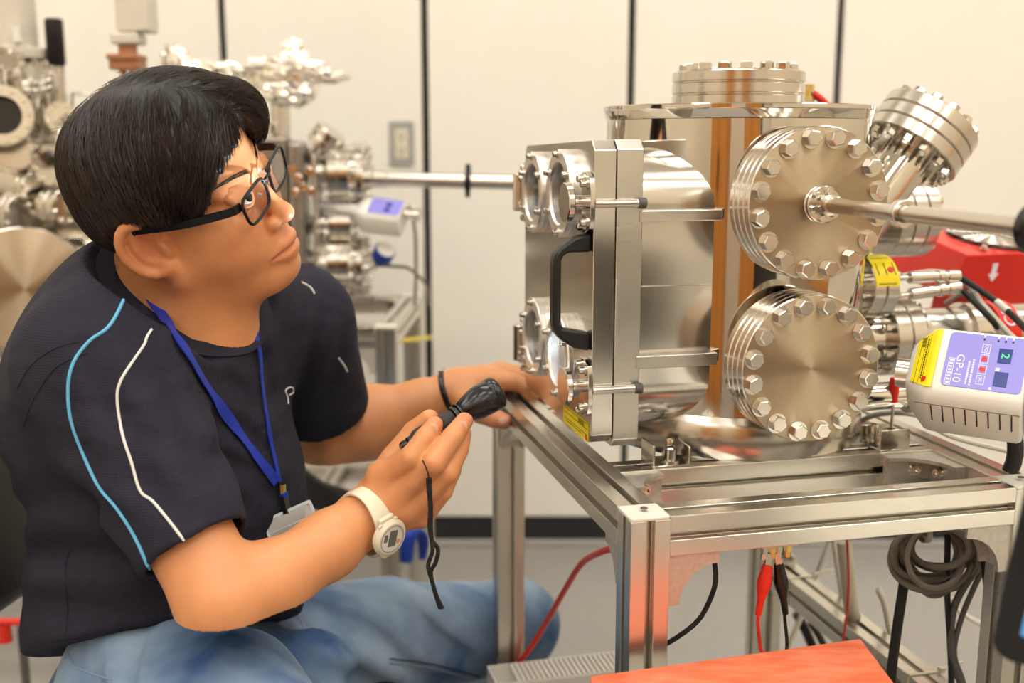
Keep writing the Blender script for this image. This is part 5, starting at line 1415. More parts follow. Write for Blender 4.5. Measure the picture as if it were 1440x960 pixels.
def person():
    hips = at(150, 960, 1.20)
    t = thing('person', 'seated man with black hair and navy sports shirt looking up at the steel chamber', 'person', (-0.40, 1.22, 0.0))
    # ---- skin: head, neck, arms and hands in one surface
    S = Shape()
    head_shape(S)
    nb = A3(NECK)
    S.cone(hd(-0.030, 0, -0.045), nb+[-0.02, 0.02, -0.02], 0.056, 0.064, 0.03)
    S.cone(hd(0.010, -0.01, -0.090), nb+[0.020, 0, -0.005], 0.042, 0.062, 0.03)
    S.cone(nb+[-0.02, 0.02, -0.02], nb+[-0.06, 0.03, -0.17], 0.066, 0.070, 0.03)
    S.cone(nb+[-0.06, 0.03, -0.17], A3(SH_R), 0.05, 0.045, 0.03)
    S.cone(nb+[-0.06, 0.03, -0.17], A3(SH_L), 0.05, 0.045, 0.03)
    for sh, el, wr, r in ((SH_R, EL_R, WR_R, (0.047, 0.041, 0.0365, 0.0275)), (SH_L, EL_L, WR_L, (0.054, 0.048, 0.050, 0.0285))):
        sh, el, wr = A3(sh), A3(el), A3(wr)
        S.cone(sh, el, r[0], r[1], 0.03)
        dn = np.array([0.0, 0.0, -0.008 if sh is not None and r[3] < 0.028 else 0.0])
        mid = el+(wr-el)*0.30+dn
        S.cone(el, mid, r[1]*0.94, r[2], 0.02)
        S.cone(mid, el+(wr-el)*0.72+dn*0.7, r[2], 0.0308, 0.02)
        S.cone(el+(wr-el)*0.72+dn*0.7, wr, 0.0308, r[3], 0.02)
    hands(S)
    body, BV, BF = sdf_obj('body', S, (-0.60, 0.90, 0.66), (0.08, 1.66, 1.20), 0.0019, skin_mat(), t, 1)

    # ---- shirt
    T = Shape()
    ch = at(235, 560, 1.235); be = at(232, 745, 1.24)
    Rt = rot3(-0.15, 0, 0)
    T.ell(A3(at(215, 545, 1.235)), (0.128, 0.185, 0.165), Rt, 0.03)
    T.ell(A3(at(185, 560, 1.26)), (0.115, 0.180, 0.150), Rt, 0.05)
    T.ell(A3(at(255, 690, 1.245)), (0.138, 0.180, 0.150), Rt, 0.05)
    T.ell(A3(at(234, 800, 1.245)), (0.144, 0.185, 0.130), Rt, 0.05)
    T.ell(A3(at(242, 862, 1.245)), (0.148, 0.192, 0.060), Rt, 0.04)
    T.cone(A3(at(208, 440, 1.20)), A3(SH_R), 0.085, 0.072, 0.05)
    T.cone(A3(at(300, 440, 1.28)), A3(SH_L), 0.085, 0.070, 0.05)
    T.cone(A3(NECK)+[-0.025, 0.01, -0.055], A3(NECK)+[-0.02, 0.005, 0.005], 0.098, 0.079, 0.03)
    # sleeves
    er = A3(SH_R)+(A3(EL_R)-A3(SH_R))*0.79
    sd = (A3(EL_R)-A3(SH_R)); sd /= np.linalg.norm(sd)
    el = A3(SH_L)+(A3(EL_L)-A3(SH_L))*0.74
    sdl = (A3(EL_L)-A3(SH_L)); sdl /= np.linalg.norm(sdl)
    def sleeve(a, b, d, ra, rb):
        ba = b+d*0.03-a; L2 = ba@ba
        def f(P):
            h = np.clip(((P-a)@ba)/L2, 0, 1)
            return np.maximum(np.linalg.norm(P-a-h[:, None]*ba, axis=1)-(ra+(rb-ra)*h), (P-b)@d)
        return f
    T.fn(sleeve(A3(SH_R), er, sd, 0.076, 0.0535), 0.025)
    T.fn(sleeve(A3(SH_L), el, sdl, 0.073, 0.066), 0.025)
    T.cone(er-sd*0.010, er+sd*0.10, 0.0475, 0.0475, 0.003, True)
    T.cone(el-sdl*0.010, el+sdl*0.10, 0.056, 0.056, 0.003, True)
    WR = []
    def wr(px, py, Y, u, amp, lam, R_, ph=0.0):
        """a set of parallel folds round a place: u runs across the folds"""
        u = np.array(u, float); u /= np.linalg.norm(u)
        WR.append((A3(at(px, py, Y)), u, amp, lam, R_, ph))
    wr(375, 640, 1.12, (0.45, 0.1, 1.0), 0.0045, 0.042, 0.10)
    wr(330, 700, 1.10, (0.5, 0.1, 1.0), 0.004, 0.038, 0.08, 1.0)
    wr(110, 770, 1.08, (-0.25, 0.1, 1.0), 0.006, 0.060, 0.11, 0.5)
    wr(60, 700, 1.15, (-0.4, 0.1, 1.0), 0.005, 0.05, 0.08, 2.0)
    wr(255, 580, 1.06, (1.0, 0.2, 0.5), 0.005, 0.055, 0.085, 0.0)
    wr(210, 660, 1.03, (0.4, 0.1, 1.0), 0.0035, 0.05, 0.08, 0.7)
    wr(120, 620, 1.03, (0.9, 0.2, 0.5), 0.004, 0.06, 0.09, 0.7)
    wr(440, 520, 1.33, (1.0, 0.2, -0.3), 0.004, 0.045, 0.07, 0.7)
    wr(380, 540, 1.20, (1.0, 0.2, 0.4), 0.003, 0.05, 0.07, 0.2)
    def warp(P):
        d = np.zeros(len(P))
        for c, u, a, l, R_, ph in WR:
            q = P-c; r2 = (q*q).sum(1)/(R_*R_)
            on = r2 < 4
            if on.any():
                x = q[on]@u
                d[on] += a*np.cos(2*PI*x/l+ph+1.2*np.sin(q[on, 0]*30+q[on, 1]*24))*np.exp(-r2[on])
        return d
    T.warp = warp
    h0, h1, h2 = A3(at(72, 928, 1.22)), A3(at(212, 874, 1.06)), A3(at(430, 862, 1.26))
    hn = np.cross(h1-h0, h2-h0); hn /= np.linalg.norm(hn)
    if hn[2] < 0: hn = -hn
    T.fn(lambda P: (P-h0)@hn, 0.006, True)
    # collar plane: everything above it near the neck is cut away
    c0, c1, c2 = A3(at(176, 378, 1.19)), A3(at(318, 500, 1.16)), A3(at(366, 452, 1.235))
    nrm = np.cross(c1-c0, c2-c0); nrm /= np.linalg.norm(nrm)
    if nrm[2] < 0: nrm = -nrm
    cc = (c0+c1+c2)/3
    na = hd(-0.015, 0, -0.06)-A3(NECK); na /= np.linalg.norm(na)
    ax0 = A3(NECK)+na*(((cc-A3(NECK))@nrm)/(na@nrm))          # where the neck axis meets the collar plane
    rim_r = 0.091
    T.fn(lambda P: np.maximum(-((P-cc)@nrm), np.linalg.norm((P-ax0)-((P-ax0)@na)[:, None]*na, axis=1)-rim_r-np.maximum((P-cc)@nrm, 0)*0.9), 0.006, True)
    shirt, TV, TF = sdf_obj('shirt', T, (-0.68, 0.94, 0.50), (0.0, 1.60, 1.08), 0.0035, shirt_mat(er, sd), t, 2)

    # ---- jeans
    J = Shape()
    hr, hl = A3(at(215, 952, 1.14)), A3(at(300, 935, 1.36))
    kr, kl = A3(at(445, 1120, 0.90)), A3(at(722, 878, 1.70))
    J.ell(A3(at(250, 958, 1.25)), (0.138, 0.190, 0.100), rot3(-0.15, 0, 0), 0.04)
    J.cone(A3(at(300, 985, 1.25)), A3(at(430, 965, 1.27)), 0.085, 0.06, 0.04)
    J.cone(hr, hr+(kr-hr)*0.5, 0.098, 0.088, 0.04); J.cone(hr+(kr-hr)*0.5, kr, 0.088, 0.070, 0.03)
    J.cone(hl, hl+(kl-hl)*0.5, 0.100, 0.088, 0.04); J.cone(hl+(kl-hl)*0.5, kl, 0.088, 0.070, 0.03)
    ar = np.array([kr[0]-0.02, kr[1]+0.04, 0.12]); al = np.array([kl[0]-0.06, kl[1]+0.10, 0.12])
    J.cone(kr, kr+(ar-kr)*0.35, 0.068, 0.062, 0.03); J.cone(kr+(ar-kr)*0.35, ar, 0.062, 0.052, 0.03)
    J.cone(kl, kl+(al-kl)*0.35, 0.068, 0.062, 0.03); J.cone(kl+(al-kl)*0.35, al, 0.062, 0.052, 0.03)
    JW = []
    for px, py, Y, u, amp, lam, R_ in ((520, 870, 1.36, (0.75, 0.2, 0.9), 0.010, 0.050, 0.10), (640, 870, 1.5, (0.8, 0.2, 0.8), 0.008, 0.045, 0.10), (450, 900, 1.33, (0.6, 0.2, 1), 0.010, 0.05, 0.09), (200, 930, 1.04, (0.5, 0, 1), 0.006, 0.055, 0.10), (350, 930, 1.06, (0.8, 0, 0.6), 0.004, 0.06, 0.11)):
        u = np.array(u); JW.append((A3(at(px, py, Y)), u/np.linalg.norm(u), amp, lam, R_))
    def jw(P):
        d = np.zeros(len(P))
        for c, u, a, l, R_ in JW:
            q = P-c; r2 = (q*q).sum(1)/(R_*R_); on = r2 < 4
            if on.any(): d[on] += a*np.cos(2*PI*(q[on]@u)/l+1.5*np.sin(q[on, 0]*22-q[on, 1]*26))*np.exp(-r2[on])
        return d
    J.warp = jw
    jeans, JV, JF = sdf_obj('jeans', J, (-0.62, 0.74, 0.06), (0.14, 1.94, 0.72), 0.005, denim_mat(), t, 2)
    shp = Shape()
    for a in (ar, al):
        S2 = Shape()
        a = a+np.array([0.0, 0, -0.02])
        S2.cone(a+[0, 0, -0.02], [a[0]+0.01, a[1], 0.06], 0.046, 0.042, 0.02)
        S2.cone([a[0]+0.0, a[1], 0.046], [a[0]+0.15, a[1]-0.03, 0.036], 0.042, 0.034, 0.03)
        S2.fn(lambda P: P[:, 2]-0.003, 0.004, True)
        sdf_obj('shoe', S2, (a[0]-0.08, a[1]-0.12, -0.02), (a[0]+0.22, a[1]+0.08, 0.16), 0.005, 'blk', t, 1)
    return t, body, BV, BF, shirt, TV, TF, jeans, JV, JF, (ax0, nrm)

def skin_mat():
    m = mat('warm_skin', (218, 150, 100), 0.42, noise=0.05, nscale=34, bump=0.12, bscale=420, bdist=0.0006, sss=0.12)
    nt = m.node_tree
    # redder lips, ear rims and fingertips come from a painted attribute
    b = nt.nodes['Principled BSDF']
    src = b.inputs['Base Color'].links[0].from_socket
    at_ = nt.nodes.new('ShaderNodeAttribute'); at_.attribute_name = 'tint'
    mx = nt.nodes.new('ShaderNodeMix'); mx.data_type = 'RGBA'
    nt.links.new(at_.outputs['Fac'], mx.inputs[0])
    nt.links.new(src, mx.inputs[6])
    mx.inputs[7].default_value = srgb(190, 92, 80)
    nt.links.new(mx.outputs[2], b.inputs['Base Color'])
    return m

def shirt_mat(er, sd):
    m = mat('navy_ribbed_knit', (42, 42, 54), 0.8, noise=0.10, nscale=90, spec=0.2)
    nt = m.node_tree
    b = nt.nodes['Principled BSDF']
    tc = nt.nodes.new('ShaderNodeTexCoord')
    w_ = nt.nodes.new('ShaderNodeTexWave'); w_.bands_direction = 'Z'; w_.inputs['Scale'].default_value = 130; w_.inputs['Distortion'].default_value = 0.6
    w2 = nt.nodes.new('ShaderNodeTexWave'); w2.bands_direction = 'X'; w2.inputs['Scale'].default_value = 130
    ad = nt.nodes.new('ShaderNodeMath'); ad.operation = 'ADD'
    bp = nt.nodes.new('ShaderNodeBump'); bp.inputs['Strength'].default_value = 0.22; bp.inputs['Distance'].default_value = 0.0010
    for q in (w_, w2): nt.links.new(tc.outputs['Object'], q.inputs['Vector'])
    nt.links.new(w_.outputs['Fac'], ad.inputs[0]); nt.links.new(w2.outputs['Fac'], ad.inputs[1])
    nt.links.new(ad.outputs[0], bp.inputs['Height'])
    n3 = nt.nodes.new('ShaderNodeTexNoise'); n3.inputs['Scale'].default_value = 16
    n3.inputs['Detail'].default_value = 1.5
    mp = nt.nodes.new('ShaderNodeMapping'); mp.inputs['Rotation'].default_value = (0.3, 0.5, 0.2); mp.inputs['Scale'].default_value = (1.0, 1.0, 2.4)
    nt.links.new(tc.outputs['Object'], mp.inputs[0]); nt.links.new(mp.outputs[0], n3.inputs['Vector'])
    b2 = nt.nodes.new('ShaderNodeBump'); b2.inputs['Strength'].default_value = 0.5; b2.inputs['Distance'].default_value = 0.012
    nt.links.new(n3.outputs['Fac'], b2.inputs['Height']); nt.links.new(bp.outputs[0], b2.inputs['Normal'])
    nt.links.new(b2.outputs[0], b.inputs['Normal'])
    return m

def denim_mat():
    m = mat('faded_blue_denim', (58, 90, 138), 0.8, col2=(160, 182, 204), nscale=8, spec=0.2)
    nt = m.node_tree
    b = nt.nodes['Principled BSDF']
    n = nt.nodes.new('ShaderNodeTexNoise'); n.inputs['Scale'].default_value = 420; n.inputs['Detail'].default_value = 2
    n2 = nt.nodes.new('ShaderNodeTexNoise'); n2.inputs['Scale'].default_value = 14; n2.inputs['Detail'].default_value = 2
    tc = nt.nodes.new('ShaderNodeTexCoord')
    mp = nt.nodes.new('ShaderNodeMapping'); mp.inputs['Rotation'].default_value = (0, 0.5, 0.6); mp.inputs['Scale'].default_value = (1, 1.6, 1)
    nt.links.new(tc.outputs['Object'], n.inputs['Vector']); nt.links.new(tc.outputs['Object'], mp.inputs[0]); nt.links.new(mp.outputs[0], n2.inputs['Vector'])
    bp = nt.nodes.new('ShaderNodeBump'); bp.inputs['Strength'].default_value = 0.3; bp.inputs['Distance'].default_value = 0.001
    b2 = nt.nodes.new('ShaderNodeBump'); b2.inputs['Strength'].default_value = 0.5; b2.inputs['Distance'].default_value = 0.010
    nt.links.new(n.outputs['Fac'], bp.inputs['Height']); nt.links.new(n2.outputs['Fac'], b2.inputs['Height']); nt.links.new(bp.outputs[0], b2.inputs['Normal'])
    nt.links.new(b2.outputs[0], b.inputs['Normal'])
    # fade: the paler blue is scattered over the cloth by noise
    return m
PERSON = person()
# ------------------------------------------------------------------ hair, face details, clothing trim and the things he wears or holds
from mathutils.bvhtree import BVHTree
def tolocal(P): return (P-HT) @ HR

def hair_volume(q):
    """the uncut mop of hair, head frame"""
    def el(c, r):
        c, r = np.array(c), np.array(r)
        k0 = np.linalg.norm((q-c)/r, axis=1); k1 = np.linalg.norm((q-c)/(r*r), axis=1)+1e-9
        return k0*(k0-1)/k1
    d = el((-0.006, 0, 0.040), (0.101, 0.085, 0.083))
    for c, r, k in (((-0.038, 0, 0.008), (0.060, 0.078, 0.058), 0.02), ((0.070, 0.034, 0.058), (0.038, 0.046, 0.040), 0.02), ((0.030, -0.030, 0.042), (0.060, 0.058, 0.056), 0.02), ((0.020, 0.012, 0.088), (0.064, 0.050, 0.036), 0.02)):
        d = Shape.mix(d, el(c, r), k, False)
    return d

def hair_edge(q):
    """height of the hairline over each place of the head"""
    x, y = q[:, 0], q[:, 1]
    back = np.interp(x, [-0.11, -0.085, -0.056, -0.040, -0.030, 0.020, 0.060, 0.100, 0.13], [-0.075, -0.066, -0.042, -0.010, 0.014, 0.012, 0.005, 0.060, 0.080])
    fringe = np.interp(y, [-0.005, 0.008, 0.020, 0.032, 0.050, 0.08], [0.088, 0.078, 0.061, 0.042, 0.022, 0.004])
    wt = np.clip((y+0.002)/0.006, 0, 1)*np.clip((x-0.045)/0.02, 0, 1)
    return back*(1-wt)+fringe*wt

def hair(t):
    S = Shape()
    def f(P):
        q = tolocal(P)
        zig = 0.0025*np.sin(q[:, 0]*420+q[:, 1]*300)+0.002*np.sin(q[:, 0]*900-q[:, 1]*700)
        return np.maximum(hair_volume(q), (hair_edge(q)+zig-q[:, 2])*0.7)
    S.fn(f, 0.001)
    o, V, F = sdf_obj('hair', S, (-0.54, 1.00, 0.92), (-0.20, 1.36, 1.24), 0.0022, 'hair', t, 1)
    rng = np.random.default_rng(5)
    N = 7200
    # roots over the mop, flowing away from the parting
    part = np.array([[-0.05, 0.0, 0.125], [0.00, -0.012, 0.132], [0.036, -0.014, 0.126], [0.070, -0.008, 0.104], [0.094, 0.0, 0.078]])
    src = V[rng.integers(0, len(V), N)]
    p = tolocal(src)+rng.normal(0, 0.002, (N, 3))
    ln = rng.integers(5, 11, N)
    steps = 11
    pts = np.zeros((N, steps+1, 3)); nor = np.zeros((N, steps+1, 3))
    lift = rng.uniform(0.0002, 0.0028, N)
    seedj = rng.normal(0, 0.25, (N, 3))
    def grad(q):
        e = 0.0008; g = np.zeros_like(q)
        for i in range(3):
            d = np.zeros(3); d[i] = e
            g[:, i] = hair_volume(q+d)-hair_volume(q-d)
        return g/(np.linalg.norm(g, axis=1)[:, None]+1e-9)
    for s in range(steps+1):
        for _ in range(2):
            n = grad(p); p = p-n*(hair_volume(p)-lift)[:, None]
        pts[:, s], nor[:, s] = p, n
        best = np.full(N, 9.0); near = np.zeros((N, 3))
        for a, b in zip(part[:-1], part[1:]):
            h = np.clip(((p-a)@(b-a))/((b-a)@(b-a)), 0, 1); c = a+h[:, None]*(b-a)
            d = np.linalg.norm(p-c, axis=1); m_ = d < best
            best[m_] = d[m_]; near[m_] = c[m_]
        v = (p-near); v /= (np.linalg.norm(v, axis=1)[:, None]+1e-6)
        v = v*0.8+np.array([0.10, 0, -0.75])+seedj
        v -= n*(v*n).sum(1)[:, None]
        v /= (np.linalg.norm(v, axis=1)[:, None]+1e-6)
        p = p+v*0.0075
    edge = hair_edge(pts.reshape(-1, 3)).reshape(N, -1)
    over = pts[:, :, 2] < edge-0.004*rng.random(N)[:, None]-0.001
    VV, FF = [], []
    for i in range(N):
        k = int(ln[i])
        b = np.argmax(over[i]) if over[i].any() else steps
        k = min(k, b)
        if k < 2: continue
        r0 = 0.00034
        o0 = len(VV)
        for s in range(k+1):
            a = pts[i, min(s+1, steps)]-pts[i, max(s-1, 0)]
            side = np.cross(a, nor[i, s]); side /= (np.linalg.norm(side)+1e-9)
            r = r0*(1.0-0.85*abs(2*s/k-1)**3)
            for u, w_ in ((-1, 0), (0, 1.2), (1, 0)):
                VV.append(HR @ (pts[i, s]+side*u*r+nor[i, s]*w_*r)+HT)
        for s in range(k):
            for j in range(3):
                q = (j+1) % 3
                FF.append((o0+s*3+j, o0+s*3+q, o0+s*3+3+q, o0+s*3+3+j))
    obj('hair_strands', (VV, FF), 'strand', o, sm=60, kind='stuff')
    # a few loose wisps along the crown
    W_ = []
    for i in range(46):
        u = rng.random()
        px, py = (np.interp(u, [0, 0.25, 0.5, 0.75, 1.0], [88, 120, 190, 270, 372]), np.interp(u, [0, 0.25, 0.5, 0.75, 1.0], [250, 150, 103, 112, 168]))
        a = A3(at(px+rng.normal(0, 4), py+6+rng.normal(0, 4), 1.17))
        d = HR @ np.array([rng.normal(0, 0.6), rng.normal(0, 0.6), 0.5])
        b = a+d/np.linalg.norm(d)*rng.uniform(0.006, 0.013)
        c = b+np.array([rng.normal(0, 0.012), rng.normal(0, 0.008), rng.uniform(-0.010, 0.004)])
        W_.append(tube([a, b, c], 0.00022, 3, 4))
    obj('loose_wisps', W_, 'strand', o, kind='stuff')
    return o

def extras():
    t, body, BV, BF, shirt, TV, TF, jeans, JV, JF, (col_c, col_n) = PERSON
    bb = BVHTree.FromPolygons(BV.tolist(), BF.tolist()); bs = BVHTree.FromPolygons(TV.tolist(), TF.tolist()); bj = BVHTree.FromPolygons(JV.tolist(), JF.tolist())
    eye0 = Vector((0, 0, CAM_H))
    def onto(b, px, py, off):
        """the place on a surface seen at a picture position, lifted off by off"""
        d = (at(px, py, 1.0)-eye0).normalized()
        h, n, i, _ = b.ray_cast(eye0, d)
        if h is None: return None, None
        if n.dot(d) > 0: n = -n
        return h+n*off, n
    # skin tint: lips, ears, nose tip
    q = tolocal(BV)
    tint = np.zeros(len(BV))
    def spot(c, r, a):
        r = np.array(r); dd = (((q-np.array(c))/r)**2).sum(1)
        tint[:] = np.maximum(tint, a*np.exp(-dd))
    lip = np.array([(0.0895, -0.024, -0.0765), (0.1000, -0.011, -0.0722), (0.1035, 0, -0.0715), (0.1000, 0.011, -0.0722), (0.0895, 0.024, -0.0765), (0.0985, 0.010, -0.0815), (0.1005, 0, -0.082), (0.0985, -0.010, -0.0815)])
    for c in lip: spot(c, (0.010, 0.0075, 0.0048), 0.75)
    spot((-0.010, -0.078, -0.018), (0.022, 0.012, 0.032), 0.35)
    spot((0.112, 0, -0.040), (0.012, 0.014, 0.010), 0.25)
    spot((0.070, -0.045, -0.035), (0.030, 0.030, 0.020), 0.16)
    for p in ((611, 597, 1.10), (653, 592, 1.108), (709, 592, 1.472), (650, 610, 1.124)):
        dd = np.linalg.norm(BV-A3(at(*p)), axis=1); tint = np.maximum(tint, 0.30*np.exp(-(dd/0.014)**2))
    a = body.data.attributes.new('tint', 'FLOAT', 'POINT'); a.data.foreach_set('value', tint.astype(np.float32))
    hair(t)
    # eyes
    for s, nm in ((-1, 'eyeball'), (1, 'eyeball')):
        c = hd(0.0840, s*0.0290, -0.001)
        look = HR @ np.array([0.93, -0.10, 0.22])
        m = AX(c, look)
        e = obj('eyeball', lathe([(0, -0.0124)]+[(0.0124*math.sin(PI*i/16), -0.0124*math.cos(PI*i/16)) for i in range(1, 16)]+[(0, 0.0124)], 32), 'eye', t, m)
        obj('iris', lathe([(0.0060, 0.01105), (0.0052, 0.0116), (0.003, 0.0123), (0, 0.01265)], 24), 'iris', e, m)
    # eyebrows: short hairs lying on the brow
    rng = random.Random(9)
    for s in (-1, 1):
        g = []
        for i in range(85):
            u = rng.random()
            p = Vector((0.100-0.030*u*u, s*(0.014+0.042*u), 0.0215+0.0085*math.sin(u*2.2)-0.004*u+rng.uniform(-0.0030, 0.0030)*(1-0.6*u)))
            d = Vector((-0.012*u, s*0.009, 0.0035*(1-1.4*u)))
            P = []
            for k in range(3):
                w3 = Vector(hd(*(p+d*(k*0.45))))
                h, n, _, _ = bb.find_nearest(w3)
                P.append(h+n*0.0005)
            g.append(tube(P, [0.00022, 0.00028, 0.00008], 3, 1))
        obj('eyebrow', g, 'brow', t, kind='stuff')
    # upper lash line
    for s in (-1, 1):
        P = []
        for u in (0, 0.25, 0.5, 0.75, 1):
            a_ = math.radians(-72+144*u)
            w3 = Vector(hd(0.0838+0.0144*math.cos(a_*0.75), s*0.0295+0.0140*math.sin(a_), 0.0040+0.0016*math.cos(a_)))
            P.append(w3)
        obj('eyelash', tube(P, [0.0003, 0.0007, 0.0008, 0.0007, 0.0003], 5, 4), 'brow', t)
    # fingernails
    for p, d, r in (((611, 596, 1.1015), (0.15, 0.0, 0.6), 0.0092), ((653, 591, 1.109), (0.25, 0, 0.6), 0.0095), ((708, 591, 1.472), (0.7, 0, 0.1), 0.0112)):
        c, nrm0 = onto(bb, p[0], p[1], 0.0)
        if c is None: continue
        c = c-nrm0*r
        tip = (at(p[0]+d[0]*10, p[1]-d[2]*10, p[2])-at(*p)).normalized()
        nrm = (nrm0-tip*nrm0.dot(tip)).normalized()
        x = tip.cross(nrm)
        m = Matrix((x, tip, nrm)).transposed().to_4x4(); m.translation = c+nrm*(r-0.0006)
        obj('fingernail', [(lambda g: ([(x*0.0055, y*0.0068, z*0.0016) for x, y, z in g[0]], g[1]))(lathe([(0, -1)]+[(math.sin(PI*i/8), -math.cos(PI*i/8)) for i in range(1, 8)]+[(0, 1)], 20))], 'nail', t, m)

    # shirt piping, collar, badge mark
    def trail(px, off, k=5):
        P, N = [], []
        for v in smooth_path([(x, y, 0) for x, y in px], k):
            h, n = onto(bs, v.x, v.y, off)
            if h is not None and (not P or (h-P[-1]).length < 0.06):
                P.append(h); N.append(n)
            elif h is not None and len(P) < 4:
                P, N = [h], [n]
        return P, N
    def piping(px, mt, r=0.0014):
        P, N = trail(px, 0.0004)
        if len(P) > 2: obj('piping', tube(P, r, 6, 1), mt, shirt)
    piping([(177, 413), (165, 440), (150, 462), (125, 480), (103, 510), (96, 545), (100, 590), (118, 640), (140, 685), (165, 715), (190, 755), (210, 800)], 'cyan', 0.0017)
    piping([(213, 463), (206, 474), (202, 485), (185, 510), (170, 535), (165, 560), (172, 610), (185, 650), (197, 690), (215, 705), (240, 735), (268, 772)], 'wpipe')
    piping([(424, 397), (436, 404), (442, 413)], 'wpipe'); piping([(476, 503), (484, 514), (488, 522)], 'wpipe')
    P, N = trail([(405, 568), (404, 558), (401, 550), (405, 545), (411, 545), (412, 551), (407, 555)], 0.0005, 4)
    if len(P) > 2: obj('chest_emblem', tube(P, 0.0011, 5, 1), 'wpipe', shirt)
    # seams of the darker side panels
    for px in ([(32, 600), (48, 560), (75, 520), (105, 502), (122, 497)], [(24, 545), (45, 512), (80, 488), (112, 480)], [(90, 905), (95, 860), (92, 800), (100, 770)]):
        P, N = trail(px, 0.0002)
        if len(P) > 2: obj('seam', tube(P, 0.0009, 5, 1), 'seamd', shirt)
    for px in ([(222, 797), (250, 780), (280, 762), (297, 752)], [(212, 786), (243, 768), (272, 750), (292, 738)][:0] or [(208, 790), (240, 770), (270, 752), (292, 740)]):
        P, N = trail(px, 0.0002)
        if len(P) > 2: obj('hem_stitch', tube(P, 0.0006, 5, 1), 'seamd', shirt)

    # seams of the jeans
    for px, mt in (([(548, 926), (600, 932), (650, 944), (688, 956)], 'seamd'), ([(548, 932), (600, 938), (650, 950), (684, 960)], 'stitch'),
                   ([(96, 918), (104, 934), (125, 946), (158, 956)], 'stitch'), ([(414, 858), (424, 878), (432, 900)], 'stitch')):
        P = []
        for v in smooth_path([(x, y, 0) for x, y in px], 5):
            h, n = onto(bj, v.x, v.y, 0.0003)
            if h is not None and (not P or (h-P[-1]).length < 0.05): P.append(h)
        if len(P) > 2: obj('seam_stitch', tube(P, 0.0011, 5, 1), mt, jeans)

    # collar band
    cu = np.cross(col_n, [0.3, -1.0, 0.0]); cu /= np.linalg.norm(cu); cv = np.cross(col_n, cu)
    P, N = [], []
    for i in range(72):
        a_ = 2*PI*i/72
        d_ = cu*math.cos(a_)+cv*math.sin(a_)
        h, n, _, _ = bs.find_nearest(Vector(col_c+d_*0.090-col_n*0.004))
        P.append(h); N.append(n)
    for _ in range(8):
        P = [(P[i-1]+P[i]*2+P[(i+1) % 72])/4 for i in range(72)]
        N = [(N[i-1]+N[i]*2+N[(i+1) % 72]).normalized() for i in range(72)]
    obj('collar', tube(P+P[:2], 0, 4, 1, flat=(0.021, 0.006, N+N[:2])), 'seamd', shirt)

    # ---- spectacles
    g = thing('eyeglasses', 'black framed rectangular eyeglasses worn by the seated man', 'eyeglasses', tuple(hd(0.10, 0, 0)))
    ft = [None]
    def hm(x, y, z): return Vector(hd(x, y, z))
    fr = []
    for s in (-1, 1):
        c = (0.1035, s*0.0335, -0.004); wrap = 0.10
        pts = []
        for i in range(24):
            a = 2*PI*i/24
            ca, sa = math.cos(a), math.sin(a)
            yy = 0.0265*abs(ca)**0.5*(1 if ca > 0 else -1); zz = 0.0165*abs(sa)**0.55*(1 if sa > 0 else -1)
            yy *= 1.0+0.10*(zz/0.0165)*(1 if yy > 0 else -0.2)
            pts.append((yy, zz))
        R3 = [hm(c[0]-wrap*abs(yy+0.0)*(1 if yy > 0 else -0.3)-0.06*zz*-1, c[1]+s*yy, c[2]+zz) for yy, zz in pts]
        rim = obj('rim', tube(R3, 0.0017, 8, 2, closed=True), 'frame', g)
        cen = sum(R3, Vector())/24
        nv = Vector(HR @ np.array([1.0, s*0.08, 0.06])).normalized()
        V = [cen+nv*0.0012]+[p+nv*0.0004 for p in R3]+[cen-nv*0.0002]+[p-nv*0.0006 for p in R3]
        F = [(0, 1+i, 1+(i+1) % 24) for i in range(24)]+[(25, 26+(i+1) % 24, 26+i) for i in range(24)]+[(1+i, 26+i, 26+(i+1) % 24, 1+(i+1) % 24) for i in range(24)]
        obj('lens', ([tuple(v) for v in V], F), 'lens', g, sm=30)
        hy = 0.0605
        P = [hm(0.0985, s*0.0585, 0.006), hm(0.094, s*0.066, 0.006), hm(0.080, s*0.0715, 0.0058), hm(0.040, s*0.0790, 0.005), hm(0.000, s*0.0815, 0.006), hm(-0.016, s*0.0800, 0.003), hm(-0.032, s*0.074, -0.018)]
        nn = [Vector(HR @ np.array([0.1, s, 0.0]))]
        obj('temple_arm', tube(P, 0, 4, 5, flat=(0.0085, 0.0022, nn)), 'frame', g)
        P = [hm(0.0975, s*0.0125, -0.006), hm(0.0955, s*0.0120, -0.010)]
        obj('nose_pad', tube([P[0], P[1]], 0.0022, 8, 1), 'clear', g)
    obj('bridge', tube([hm(0.1035, -0.0095, 0.004), hm(0.1075, 0, 0.007), hm(0.1035, 0.0095, 0.004)], 0.0017, 8), 'frame', g)

    # ---- lanyard and badge
    l = thing('lanyard', 'royal blue lanyard hanging round the neck over the navy shirt', 'lanyard', tuple(at(390, 670, 1.1)))
    for px, wd in (([(190, 392), (205, 418), (228, 452), (252, 490), (285, 540), (322, 592), (356, 640), (386, 676)], 0.0125), ([(350, 436), (354, 460), (360, 500), (366, 545), (374, 600), (382, 640), (390, 676)], 0.006)):
        P, N = [], []
        for v in smooth_path([(x, y, 0) for x, y in px], 6):
            h, n = onto(bs, v.x, v.y, 0.0060 if v.y < 520 else 0.003)
            if h is not None and (not P or (h-P[-1]).length < 0.09): P.append(h); N.append(n)
        for _ in range(6):
            P = [P[0]]+[(P[i-1]+P[i]*2+P[i+1])/4 for i in range(1, len(P)-1)]+[P[-1]]
        obj('ribbon', tube(P, 0, 4, 1, flat=(wd, 0.0014, N)), 'lan', l)
        last = P[-1]
    fh, fn_ = onto(bs, 390, 683, 0.006)
